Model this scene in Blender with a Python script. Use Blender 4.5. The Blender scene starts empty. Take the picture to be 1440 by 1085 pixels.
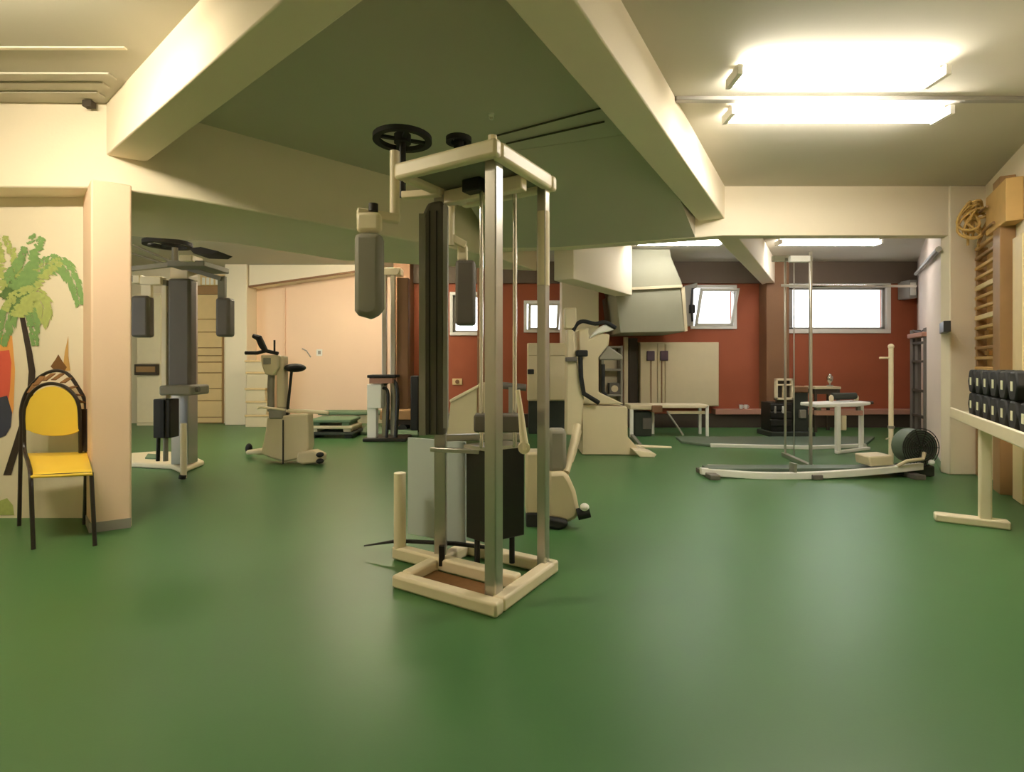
import bpy, math, random
from mathutils import Vector, Matrix
random.seed(7)
S = bpy.context.scene
COL = S.collection

# ---------------------------------------------------------------- camera, world, exposure
F, HY, EYE = 745.0, 510.0, 1.2            # focal length in pixels of the 1440 wide frame, horizon row, eye height
cd = bpy.data.cameras.new('camera'); cam = bpy.data.objects.new('camera', cd); COL.objects.link(cam)
cd.sensor_fit = 'HORIZONTAL'; cd.sensor_width = 36.0; cd.lens = 36.0 * F / 1440.0
cd.shift_y = -(542.5 - HY) / 1440.0
cd.clip_start = 0.05; cd.clip_end = 100
cam.location = (0, 0, EYE); cam.rotation_euler = (math.pi / 2, 0, 0)
S.camera = cam
S.view_settings.view_transform = 'Standard'; S.view_settings.look = 'None'
S.view_settings.gamma = 1.0; S.view_settings.use_curve_mapping = False
S.view_settings.exposure = 0.5
try:
    S.cycles.use_denoising = True
    S.cycles.max_bounces = 10; S.cycles.diffuse_bounces = 6
    S.cycles.sample_clamp_indirect = 6.0
except Exception:
    pass
wd = bpy.data.worlds.new('overcast_sky'); S.world = wd; wd.use_nodes = True
bg = wd.node_tree.nodes['Background']; bg.inputs[0].default_value = (0.93, 0.97, 1.0, 1); bg.inputs[1].default_value = 3.0
LAMP_RIGHT, LAMP_LEFT, LAMP_BACK_LEFT, LAMP_BACK_RIGHT = 42.0, 80.0, 60.0, 27.0
WARM, MILD, COOL = (1.0, 0.88, 0.66), (1.0, 0.93, 0.82), (1.0, 0.97, 0.95)

# ---------------------------------------------------------------- materials
def lin(c):
    return tuple(((v / 255.0) / 12.92 if v / 255.0 <= 0.04045 else ((v / 255.0 + 0.055) / 1.055) ** 2.4) for v in c)
def mat(name, rgb, rough=0.6, metal=0.0, var=0.06, scale=6.0, bump=0.0, bscale=60.0, spec=0.5, emit=None, coat=0.0, alpha=None, trans=0.0):
    m = bpy.data.materials.new(name); m.use_nodes = True
    nt = m.node_tree; b = nt.nodes['Principled BSDF']
    c = lin(rgb)
    b.inputs['Roughness'].default_value = rough; b.inputs['Metallic'].default_value = metal
    b.inputs['Specular IOR Level'].default_value = spec
    b.inputs['Base Color'].default_value = (*c, 1)
    if coat: b.inputs['Coat Weight'].default_value = coat
    if trans: b.inputs['Transmission Weight'].default_value = trans
    if alpha is not None: b.inputs['Alpha'].default_value = alpha
    tc = nt.nodes.new('ShaderNodeTexCoord')
    if var:
        n = nt.nodes.new('ShaderNodeTexNoise'); n.inputs['Scale'].default_value = scale; n.inputs['Detail'].default_value = 5
        nt.links.new(tc.outputs['Object'], n.inputs['Vector'])
        mx = nt.nodes.new('ShaderNodeMix'); mx.data_type = 'RGBA'
        mx.inputs[6].default_value = (*[max(0, v * (1 - var)) for v in c], 1)
        mx.inputs[7].default_value = (*[min(1, v * (1 + var)) for v in c], 1)
        nt.links.new(n.outputs['Fac'], mx.inputs[0]); nt.links.new(mx.outputs[2], b.inputs['Base Color'])
    if bump:
        n2 = nt.nodes.new('ShaderNodeTexNoise'); n2.inputs['Scale'].default_value = bscale; n2.inputs['Detail'].default_value = 4
        nt.links.new(tc.outputs['Object'], n2.inputs['Vector'])
        bp = nt.nodes.new('ShaderNodeBump'); bp.inputs['Strength'].default_value = bump; bp.inputs['Distance'].default_value = 0.01
        nt.links.new(n2.outputs['Fac'], bp.inputs['Height']); nt.links.new(bp.outputs[0], b.inputs['Normal'])
    if emit:
        b.inputs['Emission Color'].default_value = (*emit[0], 1); b.inputs['Emission Strength'].default_value = emit[1]
    return m
M = dict(
    floor=mat('green_vinyl', (70, 112, 66), 0.38, var=0.10, scale=1.1, bump=0.02, bscale=90, spec=0.36),
    plaster=mat('cream_plaster', (238, 226, 202), 0.8, var=0.04, scale=2, bump=0.08, bscale=45),
    ceil=mat('ceiling_paint', (196, 190, 174), 0.85, var=0.04, scale=1.5, bump=0.05, bscale=40),
    peach=mat('peach_paint', (243, 212, 184), 0.8, var=0.03, scale=2, bump=0.05),
    pinkwhite=mat('pinkish_white_paint', (232, 216, 204), 0.8, var=0.03, scale=2, bump=0.05),
    red=mat('brick_red_paint', (158, 84, 54), 0.75, var=0.10, scale=2.0, bump=0.08),
    brown=mat('brown_paint', (128, 92, 62), 0.7, var=0.10, scale=3),
    shadeband=mat('shaded_fascia_paint', (112, 98, 84), 0.8, var=0.06),  # dark tone carries the shade on the beam fascia
    ledge=mat('dusty_pink_paint', (176, 130, 112), 0.7),
    kick=mat('dark_kick_paint', (66, 56, 44), 0.7),
    white=mat('white_paint', (236, 234, 226), 0.45, var=0.02),
    grey=mat('grey_pvc', (150, 146, 138), 0.5, var=0.04),
    creammetal=mat('cream_powder_coat', (240, 226, 194), 0.4, var=0.04, scale=9, spec=0.5),
    creamshell=mat('beige_plastic', (214, 200, 166), 0.5, var=0.05, scale=5),
    silver=mat('brushed_steel', (196, 192, 184), 0.3, metal=0.85, var=0.05, scale=12),
    chrome=mat('chrome', (214, 212, 206), 0.16, metal=1.0, var=0.02),
    dgrey=mat('dark_grey_vinyl', (104, 98, 90), 0.55, var=0.08, bump=0.05, bscale=140),
    mgrey=mat('grey_vinyl', (140, 136, 122), 0.6, var=0.06, bump=0.05, bscale=140),
    black=mat('black_plastic', (28, 27, 26), 0.5, var=0.1),
    blacksteel=mat('black_steel', (34, 33, 30), 0.4, var=0.12, metal=0.2),
    rubber=mat('black_rubber', (22, 23, 22), 0.7, var=0.15),
    yellow=mat('yellow_plastic', (255, 214, 76), 0.42, var=0.04),
    brownleather=mat('brown_wicker', (120, 84, 44), 0.7, var=0.25, scale=40),
    chairtube=mat('dark_brown_tube', (40, 32, 28), 0.35, var=0.06),
    frost=mat('frosted_acrylic', (196, 206, 206), 0.35, var=0.03, spec=0.6),
    glass=mat('window_glass', (255, 255, 255), 0.02, var=0, trans=1.0),
    wood=mat('ochre_wood', (206, 168, 104), 0.55, var=0.14, scale=7, bump=0.04),
    wood2=mat('brown_wood', (158, 122, 78), 0.55, var=0.14, scale=7),
    wood3=mat('pale_wood', (236, 214, 164), 0.55, var=0.08, scale=7),
    slat=mat('honey_slat', (226, 198, 146), 0.6, var=0.08, scale=5),
    rope=mat('straw_rope', (196, 160, 92), 0.8, var=0.2, scale=60),
    duct=mat('grey_green_duct', (150, 148, 126), 0.6, var=0.05),
    cable=mat('dark_cable', (66, 62, 46), 0.7),
    matgreen=mat('green_mat', (104, 128, 98), 0.8, var=0.1),
    matdark=mat('dark_mat', (48, 54, 46), 0.75, var=0.15),
    tread=mat('grey_deck', (92, 108, 92), 0.5, var=0.12, scale=12),
    leafa=mat('mural_green', (128, 164, 100), 0.8, var=0.25, scale=30),
    leafb=mat('mural_light_green', (178, 190, 112), 0.8, var=0.25, scale=30),
    leafc=mat('mural_deep_green', (98, 128, 74), 0.8, var=0.25, scale=30),
    mtrunk=mat('mural_trunk', (56, 44, 36), 0.8, var=0.1),
    mred=mat('mural_red', (222, 96, 76), 0.8, var=0.1),
    morange=mat('mural_orange', (240, 170, 92), 0.8, var=0.1),
    mblue=mat('mural_blue', (60, 64, 84), 0.8, var=0.15),
    mtan=mat('mural_tan', (206, 164, 96), 0.8, var=0.1),
    purple=mat('purple_plastic', (86, 66, 82), 0.5),
    label=mat('pale_label', (226, 226, 190), 0.6),
)
def lampmat(name, col, s):
    return mat(name, (255, 255, 255), 0.5, var=0, emit=(col, s))

# ---------------------------------------------------------------- geometry helpers
def W(px, py, z):
    """Point at distance z along the view axis that the photograph shows at pixel (px, py)."""
    return Vector(((px - 720.0) / F * z, z, EYE - (py - HY) / F * z))
def fz(py):
    return F * EYE / (py - HY)                 # distance of the floor seen at row py
def G(px, py):
    v = W(px, py, fz(py)); v.z = 0; return v

class MB:
    def __init__(s): s.v, s.f = [], []
    def add(s, vs, fs):
        b = len(s.v); s.v += [Vector(p) for p in vs]; s.f += [tuple(b + i for i in q) for q in fs]; return s
    def hexa(s, bot, top):
        n = len(bot)
        fs = [tuple(range(n))[::-1], tuple(range(n, 2 * n))] + [(i, (i + 1) % n, n + (i + 1) % n, n + i) for i in range(n)]
        return s.add(list(bot) + list(top), fs)
    def box(s, x0, y0, z0, x1, y1, z1):
        b = [(x0, y0, z0), (x1, y0, z0), (x1, y1, z0), (x0, y1, z0)]
        return s.hexa(b, [(p[0], p[1], z1) for p in b])
    def foot(s, pts, z0, z1):                   # plan outline raised from z0 to z1
        area = sum(pts[i][0] * pts[(i + 1) % len(pts)][1] - pts[(i + 1) % len(pts)][0] * pts[i][1] for i in range(len(pts)))
        if area < 0: pts = pts[::-1]
        return s.hexa([(p[0], p[1], z0) for p in pts], [(p[0], p[1], z1) for p in pts])
    def bar(s, a, b, w, z0, z1, ext=0.0):       # straight horizontal bar between plan points a and b
        a = Vector((a[0], a[1])); b = Vector((b[0], b[1])); d = (b - a).normalized(); n = Vector((-d.y, d.x)) * w / 2
        a = a - d * ext; b = b + d * ext
        return s.foot([a - n, b - n, b + n, a + n], z0, z1)
    def pbox(s, x0, y0, x1, y1, z, dep):        # box whose front face fills a pixel rectangle at distance z
        a, b = W(x0, y1, z), W(x1, y0, z)
        return s.box(a.x, z, a.z, b.x, z + dep, b.z)
    def pprism(s, pts, z, dep):
        fr = [W(x, y, z) for x, y in pts]
        area = sum(fr[i].x * fr[(i + 1) % len(fr)].z - fr[(i + 1) % len(fr)].x * fr[i].z for i in range(len(fr)))
        if area < 0: fr = fr[::-1]
        bk = [p + Vector((0, dep, 0)) for p in fr]
        return s.hexa(bk, fr)
    def tube(s, path, r, n=10, closed=False):
        P = [Vector(p) for p in path]; R = r if isinstance(r, (list, tuple)) else [r] * len(P)
        m = len(P); up = None; rings = []
        for i in range(m):
            if closed: t = P[(i + 1) % m] - P[i - 1]
            else: t = P[min(i + 1, m - 1)] - P[max(i - 1, 0)]
            t.normalize()
            if up is None:
                up = Vector((0, 0, 1)) if abs(t.z) < 0.9 else Vector((1, 0, 0))
            a = up - t * up.dot(t)
            if a.length < 1e-4: a = t.orthogonal()
            a.normalize(); up = a; b = t.cross(a)
            rings.append([P[i] + (a * math.cos(k * 2 * math.pi / n) + b * math.sin(k * 2 * math.pi / n)) * R[i] for k in range(n)])
        vs = [p for q in rings for p in q]; fs = []
        for i in range(m if closed else m - 1):
            j = (i + 1) % m
            fs += [(i * n + k, i * n + (k + 1) % n, j * n + (k + 1) % n, j * n + k) for k in range(n)]
        if not closed:
            fs += [tuple(range(n))[::-1], tuple((m - 1) * n + k for k in range(n))]
        return s.add(vs, fs)
    def ptube(s, pts, r, n=10): return s.tube([W(*p) for p in pts], r, n)
    def sqtube(s, a, b, w, h=None):             # square-section bar between two 3D points
        a, b = Vector(a), Vector(b); t = (b - a).normalized(); h = h or w
        u = Vector((0, 0, 1)) if abs(t.z) < 0.9 else Vector((1, 0, 0))
        x = t.cross(u).normalized() * w / 2; y = x.cross(t).normalized() * h / 2
        q = [a - x - y, a + x - y, a + x + y, a - x + y]
        return s.hexa(q, [p + (b - a) for p in q]) if t.z >= 0 else s.hexa([p + (b - a) for p in q], q)
    def disc(s, c, r, h, n=28, axis='z', hole=0.0):
        c = Vector(c)
        def pt(rr, k, o):
            ca, sa = math.cos(2 * math.pi * k / n) * rr, math.sin(2 * math.pi * k / n) * rr
            return c + (Vector((ca, sa, o)) if axis == 'z' else Vector((ca, o, sa)) if axis == 'y' else Vector((o, ca, sa)))
        if not hole:
            return s.hexa([pt(r, k, 0) for k in range(n)], [pt(r, k, h) for k in range(n)])
        vs = [pt(r, k, 0) for k in range(n)] + [pt(r, k, h) for k in range(n)] + [pt(hole, k, 0) for k in range(n)] + [pt(hole, k, h) for k in range(n)]
        fs = []
        for k in range(n):
            j = (k + 1) % n
            fs += [(k, j, n + j, n + k), (2 * n + j, 2 * n + k, 3 * n + k, 3 * n + j), (n + k, n + j, 3 * n + j, 3 * n + k), (j, k, 2 * n + k, 2 * n + j)]
        return s.add(vs, fs)
    def ball(s, c, rx, ry=None, rz=None, nu=14, nv=8):
        ry = ry or rx; rz = rz or rx; c = Vector(c); vs = [c + Vector((0, 0, -rz))]
        for i in range(1, nv):
            a = math.pi * i / nv - math.pi / 2
            vs += [c + Vector((rx * math.cos(a) * math.cos(2 * math.pi * k / nu), ry * math.cos(a) * math.sin(2 * math.pi * k / nu), rz * math.sin(a))) for k in range(nu)]
        vs.append(c + Vector((0, 0, rz))); fs = []
        for k in range(nu):
            fs.append((0, 1 + (k + 1) % nu, 1 + k)); fs.append((len(vs) - 1, 1 + (nv - 2) * nu + k, 1 + (nv - 2) * nu + (k + 1) % nu))
            for i in range(nv - 2):
                a, b = 1 + i * nu, 1 + (i + 1) * nu
                fs.append((a + k, a + (k + 1) % nu, b + (k + 1) % nu, b + k))
        return s.add(vs, fs)

def mesh_obj(name, mb, m, parent=None, origin=None, bevel=0.0, smooth=True):
    o0 = Vector(origin) if origin is not None else Vector((0, 0, 0))
    me = bpy.data.meshes.new(name)
    me.from_pydata([tuple(p - o0) for p in mb.v], [], mb.f); me.update()
    me.materials.append(m)
    if smooth:
        me.polygons.foreach_set('use_smooth', [True] * len(me.polygons))
        me.set_sharp_from_angle(angle=math.radians(35))
    o = bpy.data.objects.new(name, me); COL.objects.link(o)
    if parent is not None: o.parent = parent
    else: o.location = o0
    if bevel:
        md = o.modifiers.new('bevel', 'BEVEL'); md.width = bevel; md.segments = 2; md.limit_method = 'ANGLE'; md.angle_limit = math.radians(40)
    return o
class Thing:
    def __init__(s, name, label, cat, at, group=None):
        s.o = bpy.data.objects.new(name, None); COL.objects.link(s.o); s.at = Vector(at); s.o.location = s.at
        s.o.empty_display_size = 0.1
        s.o['label'] = label; s.o['category'] = cat
        if group: s.o['group'] = group
    def part(s, name, mb, m, parent=None, bevel=0.0, label=None, kind=None):
        o = mesh_obj(name, mb, m, parent or s.o, s.at, bevel)
        if label: o['label'] = label
        if kind: o['kind'] = kind
        return o
def solo(name, label, cat, mb, m, bevel=0.0, group=None, at=None):
    if at is None:
        xs = [p.x for p in mb.v]; ys = [p.y for p in mb.v]; at = ((min(xs) + max(xs)) / 2, (min(ys) + max(ys)) / 2, min(p.z for p in mb.v))
    o = mesh_obj(name, mb, m, None, at, bevel); o['label'] = label; o['category'] = cat
    if group: o['group'] = group
    return o
def struct(name, mb, m, label=None, bevel=0.0):
    o = mesh_obj(name, mb, m, None, None, bevel); o['kind'] = 'structure'
    if label: o['label'] = label
    return o
def clone(src, loc, label, rot=None):
    r = src.copy(); COL.objects.link(r); r.location = loc
    if rot is not None: r.rotation_euler = rot
    r['label'] = label
    for ch in src.children:
        c = ch.copy(); COL.objects.link(c); c.parent = r
        for g in ch.children:
            d = g.copy(); COL.objects.link(d); d.parent = c
    return r

# ================================================================ THE ROOM
ZC = 3.1
ZB = 10.0      # red wall
ZL = 10.6      # far wall of the left room
struct('floor', MB().box(-9.2, -3.2, -0.1, 9.2, 11.4, 0), M['floor'], 'glossy green vinyl floor of the gym')
ceiling = struct('ceiling', MB().box(-9.2, -3.2, ZC, 9.2, 11.4, ZC + 0.15), M['ceil'], 'cream painted ceiling')

# dropped transverse beams: left one is a wide bulkhead, right one a thin lintel; they meet at the far corner of the bay
def XZ(px, z): return ((px - 720) / F * z, z)
CORN = (-0.25, 6.35)
lf = [(-5.0, 3.84), XZ(150, 3.88), XZ(270, 4.16), XZ(480, 5.02), CORN]
lb = [(0.35, 7.4), XZ(480, 6.62), XZ(330, 5.68), XZ(183, 5.36), (-5.0, 5.2)]
struct('trim_1', MB().foot(lf + lb, 2.48, ZC + 0.02), M['plaster'], 'wide dropped bulkhead over the left room opening', 0.012)
rf = [CORN, XZ(785, 6.3), XZ(1017, 5.70), (5.0, 5.70)]
rb = [(5.0, 5.84), XZ(1017, 5.86), XZ(800, 6.45), (-0.1, 6.55)]
struct('trim_2', MB().foot(rf + rb, 2.57, ZC + 0.02), M['plaster'], 'cream lintel beam over the right back room', 0.008)
# the two longitudinal beams of the bay
bl = MB().foot([(-3.2, 4.07), (-0.15, 1.548), (0.02, 1.69), (-2.75, 4.0)], 2.72, ZC + 0.02)
struct('trim_3', bl, M['plaster'], 'ceiling beam running from the left pillar to the near corner', 0.01)
br = MB().foot([(-0.15, 1.548), (2.30, 5.72), (2.04, 5.80), (-0.28, 1.84)], 2.75, ZC + 0.02)
struct('trim_4', br, M['plaster'], 'ceiling beam running from the near corner to the right lintel', 0.01)

cover_b = [(-.20, 6.36), (.55, 6.29), (2.0, 5.79)]; cover_n = [(-.62, 5.25), (.0, 4.75), (1.15, 4.33)]  # added sloping panel, covers the lit lintel face so the bay stays dark
mb = MB()
vs = [(x, y, 2.575) for x, y in cover_b] + [(x, y, ZC - .004) for x, y in cover_n] + [(x, y, ZC) for x, y in cover_b] + [(x, y, ZC) for x, y in cover_n]
mb.add(vs, [(0, 1, 4, 3), (1, 2, 5, 4), (6, 9, 10, 7), (7, 10, 11, 8), (0, 3, 9, 6), (2, 8, 11, 5), (0, 6, 7, 1), (1, 7, 8, 2), (3, 4, 10, 9), (4, 5, 11, 10)])
struct('trim_17', mb, M['ceil'], 'added sloping panel hiding the lit face of the lintel from the bay')
# outer shell
struct('wall_left', MB().box(-5.1, -3.2, 0, -4.9, 4.3, ZC), M['plaster'], 'cream wall left of the chair')
struct('wall_near', MB().box(-9.2, -3.2, 0, 9.2, -3.0, ZC), M['plaster'], 'cream wall behind the viewer')
struct('wall_far_left', MB().box(-9.2, 4.1, 0, -9.0, 11.4, ZC), M['plaster'], 'cream side wall of the left room')
RW = lambda z: 5.09 + 0.59 * (z - 5.7)
struct('wall_right', MB().foot([(RW(-3.2), -3.2), (RW(5.72), 5.72), (RW(5.72) + 0.25, 5.62), (RW(-3.2) + 0.25, -3.2)], 0, ZC), M['plaster'], 'cream wall behind the wall bars')
# mural wall
struct('wall_mural', MB().box(-5.0, 4.1, 0, XZ(122, 4.1)[0], 4.28, 2.5), M['plaster'], 'cream wall with the painted palm')
p0, p1, p2, p3 = XZ(128, 3.74), XZ(185, 3.87), XZ(184, 4.30), XZ(116, 4.14)
struct('trim_5', MB().foot([p0, p1, p2, p3], 0, 2.5), M['peach'], 'peach pillar beside the yellow chair', 0.012)
e = 0.008
struct('baseboard_pillar', MB().foot([(p0[0] - e, p0[1] - e), (p1[0] + e * .3, p1[1] - e), p2, p3], 0, 0.07), M['grey'], 'grey skirting around the peach pillar')
# right pillar
struct('trim_6', MB().box(XZ(1336, 5.68)[0], 5.68, 0, RW(5.68) + 0.06, 5.81, ZC), M['plaster'], 'cream pillar at the right end of the lintel', 0.01)
struct('wall_right_back', MB().foot([(4.73, 5.81), (7.68, 10.05), (7.95, 10.05), (5.0, 5.81)], 0, ZC), M['pinkwhite'], 'pinkish white side wall of the right back room')
struct('baseboard_right_back', MB().foot([(4.73, 5.82), (7.68, 10.0), (7.66, 10.0), (4.71, 5.82)], 0, 0.08), M['matgreen'], 'green skirting of the right back room')

# red back wall with four window openings
def hole(x0, y0, x1, y1, z):
    a, b = W(x0, y1, z), W(x1, y0, z); return (a.x, a.z, b.x, b.z)
HOLES = [hole(1102, 400, 1250, 467, ZB), hole(972, 402, 1034, 461, ZB), hole(738, 424, 790, 466, ZB), hole(634, 412, 690, 470, ZB)]
def holed_wall(x0, x1, y, th, holes):
    xs = sorted({x0, x1, *[h[0] for h in holes], *[h[2] for h in holes]}); zs = sorted({0.0, ZC, *[h[1] for h in holes], *[h[3] for h in holes]})
    mb = MB()
    for i in range(len(xs) - 1):
        run = None
        for j in range(len(zs) - 1):
            cx, cz = (xs[i] + xs[i + 1]) / 2, (zs[j] + zs[j + 1]) / 2
            inh = any(h[0] < cx < h[2] and h[1] < cz < h[3] for h in holes)
            if not inh: mb.box(xs[i], y, zs[j], xs[i + 1], y + th, zs[j + 1])
    return mb
struct('wall_back', holed_wall(-2.0, 9.2, ZB, 0.25, HOLES), M['red'], 'brick red back wall with the windows')
struct('trim_7', MB().box(-2.0, ZB - 0.07, W(0, 400, ZB).z + 0.02, 7.62, ZB, ZC), M['shadeband'], 'dark beam fascia between red wall and ceiling, its shade put in the colour')
lg = MB().box(W(1000, 0, ZB).x, ZB - 0.22, 0.245, W(1285, 0, ZB).x, ZB, 0.34)
struct('trim_8', lg, M['ledge'], 'dusty pink ledge along the foot of the red wall', 0.01)
struct('baseboard_back', MB().box(-2.0, ZB - 0.16, 0, W(1285, 0, ZB).x, ZB, 0.245), M['kick'], 'dark plinth under the pink ledge')
pl = MB().pbox(1078, 340, 1110, 606, 9.7, 0.3)
for p in pl.v: p.z = 0.0 if p.z < 0.5 else ZC
struct('trim_9', pl, M['brown'], 'brown pilaster between the two right windows', 0.01)
pl = MB().pbox(671, 340, 687, 606, 9.85, 0.15)
for p in pl.v: p.z = 0.0 if p.z < 0.5 else ZC
struct('trim_10', pl, M['brown'], 'narrow brown pilaster on the red wall behind the steel tower', 0.01)
# windows
def window(n, h, frame_w, inner, label):
    x0, z0, x1, z1 = h
    fr = MB()
    y0, y1 = ZB - 0.03, ZB + 0.10
    fr.box(x0 - .02, y0, z0 - .02, x1 + .02, y1, z0 + frame_w).box(x0 - .02, y0, z1 - frame_w, x1 + .02, y1, z1 + .02)
    fr.box(x0 - .02, y0, z0 + frame_w, x0 + frame_w, y1, z1 - frame_w).box(x1 - frame_w, y0, z0 + frame_w, x1 + .02, y1, z1 - frame_w)
    e = bpy.data.objects.new('window_%d' % n, None); COL.objects.link(e); e.location = (x0, ZB, z0); e['kind'] = 'structure'; e['label'] = label
    f = mesh_obj('window_frame', fr, M['white'], e, (x0, ZB, z0), 0.006)
    if inner == 'tilt':                          # a hopper sash that leans into the room
        w = frame_w; a = 0.30
        def q(x, t, o): return Vector((x, ZB - 0.02 - a * t + o, z0 + w + (z1 - z0 - 2 * w) * (t * 0.93)))
        sash = MB()
        xa, xb = x0 + w + .02, x1 - w - .02
        for (u0, t0, u1, t1) in ((xa, 0, xa + .05, 1), (xb - .05, 0, xb, 1), (xa, 0, xb, .07), (xa, .93, xb, 1)):
            sash.hexa([q(u0, t0, -.025), q(u1, t0, -.025), q(u1, t0, .02), q(u0, t0, .02)], [q(u0, t1, -.025), q(u1, t1, -.025), q(u1, t1, .02), q(u0, t1, .02)])
        so = mesh_obj('sash', sash, M['white'], e, (x0, ZB, z0), 0.004)
        g = MB().hexa([q(xa + .05, .07, -.004), q(xb - .05, .07, -.004), q(xb - .05, .07, .002), q(xa + .05, .07, .002)], [q(xa + .05, .93, -.004), q(xb - .05, .93, -.004), q(xb - .05, .93, .002), q(xa + .05, .93, .002)])
        mesh_obj('pane', g, M['glass'], so, (x0, ZB, z0), 0, False)
        for xx in (xa + .01, xb - .01):
            mesh_obj('stay_arm', MB().tube([q(xx, .8, 0), (xx, ZB + .03, z1 - w - .05)], .008, 6), M['grey'], so, (x0, ZB, z0))
    else:
        w = frame_w
        so = MB()
        so.box(x0 + w, ZB + .02, z0 + w, x1 - w, ZB + .06, z0 + w + .035).box(x0 + w, ZB + .02, z1 - w - .035, x1 - w, ZB + .06, z1 - w)
        so.box(x0 + w, ZB + .02, z0 + w, x0 + w + .12 * inner, ZB + .06, z1 - w).box(x1 - w - .05, ZB + .02, z0 + w, x1 - w, ZB + .06, z1 - w)
        s2 = mesh_obj('sash', so, M['grey'], e, (x0, ZB, z0), 0.004)
        mesh_obj('pane', MB().box(x0 + w + .02, ZB + .035, z0 + w + .02, x1 - w - .02, ZB + .042, z1 - w - .02), M['glass'], s2, (x0, ZB, z0), 0, False)
    return e
window(1, HOLES[0], 0.06, 1.0, 'wide bright window with white frame right of the brown pilaster')
window(2, HOLES[1], 0.04, 'tilt', 'bright hopper window tilted open beside the duct')
window(3, HOLES[2], 0.04, 'tilt', 'bright small window seen right behind the steel tower')
window(4, HOLES[3], 0.04, 0.4, 'bright small window seen through the middle of the steel tower')

# left room far walls
struct('wall_far', MB().box(-9.2, ZL, 0, -2.0, ZL + 0.2, ZC), M['peach'], 'peach far wall of the left room')
xw = W(347, 0, ZL).x
struct('wall_far_cream', MB().box(-9.0, ZL - 0.06, 0, xw - .02, ZL, ZC), M['plaster'], 'cream far wall behind the slatted shutter')
struct('trim_11', MB().box(W(316, 0, ZL - .4).x, ZL - 0.4, 0, W(347, 0, ZL - .4).x, ZL, ZC), M['plaster'], 'cream pillar between shutter and peach wall', 0.012)
a, b = W(350, 403, ZL - .35), W(540, 376, ZL - .35)
struct('trim_12', MB().hexa([(a.x, ZL - .35, a.z), (b.x, ZL - .35, b.z), (b.x, ZL, b.z), (a.x, ZL, a.z)], [(a.x, ZL - .35, ZC), (b.x, ZL - .35, ZC), (b.x, ZL, ZC), (a.x, ZL, ZC)]), M['plaster'], 'cream beam above the peach wall', 0.008)
struct('trim_13', MB().sqtube((a.x, ZL - .355, a.z), (b.x, ZL - .355, b.z), .03, .035), M['brown'], 'thin dark moulding under the cream beam')
struct('wall_corner', MB().box(W(553, 0, 9.6).x, 9.6, 0, -1.85, ZL + .2, ZC), M['brown'], 'brown corner pier behind the steel tower', 0.01)
struct('baseboard_far', MB().box(xw, ZL - .015, 0, -2.4, ZL, 0.07), M['matgreen'], 'green skirting of the peach wall')

# beams in the right back room
def beam(name, a, b, w, z0a, z0b, m, label):
    a2, b2 = Vector(a), Vector(b); d = (b2 - a2).normalized(); n = Vector((d.y, -d.x)) * w
    q = [a2, b2, b2 + n, a2 + n]; zz = [z0a, z0b, z0b, z0a]
    return struct(name, MB().hexa([(p[0], p[1], z) for p, z in zip(q, zz)], [(p[0], p[1], ZC + .02) for p in q]), m, label, 0.01)
beam('trim_14', XZ(1003, 5.9), XZ(1072, 9.92), 0.22, 2.62, 2.66, M['plaster'], 'ceiling beam running back to the brown pilaster')
beam('trim_15', XZ(779, 6.9), XZ(866, 8.8), 0.28, 2.27, 2.30, M['plaster'], 'deep cream beam ending at the duct')
pm = MB().pbox(790, 395, 842, 606, 9.3, .4)
for p in pm.v: p.z = 0.0 if p.z < .5 else ZC
struct('trim_16', pm, M['plaster'], 'cream pillar behind the climbing machine', 0.01)
# boards, cable and hook on the ceiling
for (ya, yb, dr) in ((3.18, 3.21, .008), (3.46, 3.54, .014), (3.58, 3.65, .012), (3.70, 3.78, .014)):
    mesh_obj('ceiling_board', MB().box(-4.9, ya, ZC - dr, -2.35 - (ya - 3.2) * 1.1, yb, ZC), M['ceil'] if dr > .01 else M['plaster'], ceiling, None, 0.004)
solo('junction_box', 'small dark brown box on top of the left bulkhead edge', 'box', MB().pbox(115, 140, 128, 149, 3.80, .05), M['kick'], 0.004)
for nm, lb_, pa, pb in (('ceiling_cable', 'upper of two dark cables across the green shaded bay ceiling', (690, 193), (856, 149)), ('ceiling_cable', 'lower of two dark cables across the green shaded bay ceiling', (712, 202), (850, 171))):
    za, zb_ = F * 1.885 / (HY - pa[1]), F * 1.885 / (HY - pb[1])
    solo(nm, lb_, 'cable', MB().ptube([(*pa, za), (*pb, zb_)], .008, 6), M['cable'], group='cables on the bay ceiling')
zz = F * 1.87 / (HY - 165)
hk = Thing('ceiling_hook', 'tiny white hook on the bay ceiling above the steel tower', 'hook', W(691, 150, F * 1.9 / (HY - 160)))
hx = hk.at.x; hy = hk.at.y
hk.part('plate', MB().disc((hx, hy, ZC - .012), .022, .012, 12), M['white'])
hk.part('loop', MB().tube([(hx + .018 * math.cos(t), hy, ZC - .028 + .018 * math.sin(t)) for t in [k * math.pi / 5 for k in range(10)]], .004, 6, True), M['white'])
# conduit across the right bay
zc = F * 1.87 / (HY - 143)
solo('conduit_rail', 'flat grey rail crossing the right ceiling between the two lamp rows', 'rail', MB().box(1.17, zc - .028, ZC - .03, 3.70, zc + .028, ZC), M['grey'], 0.006)

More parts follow.
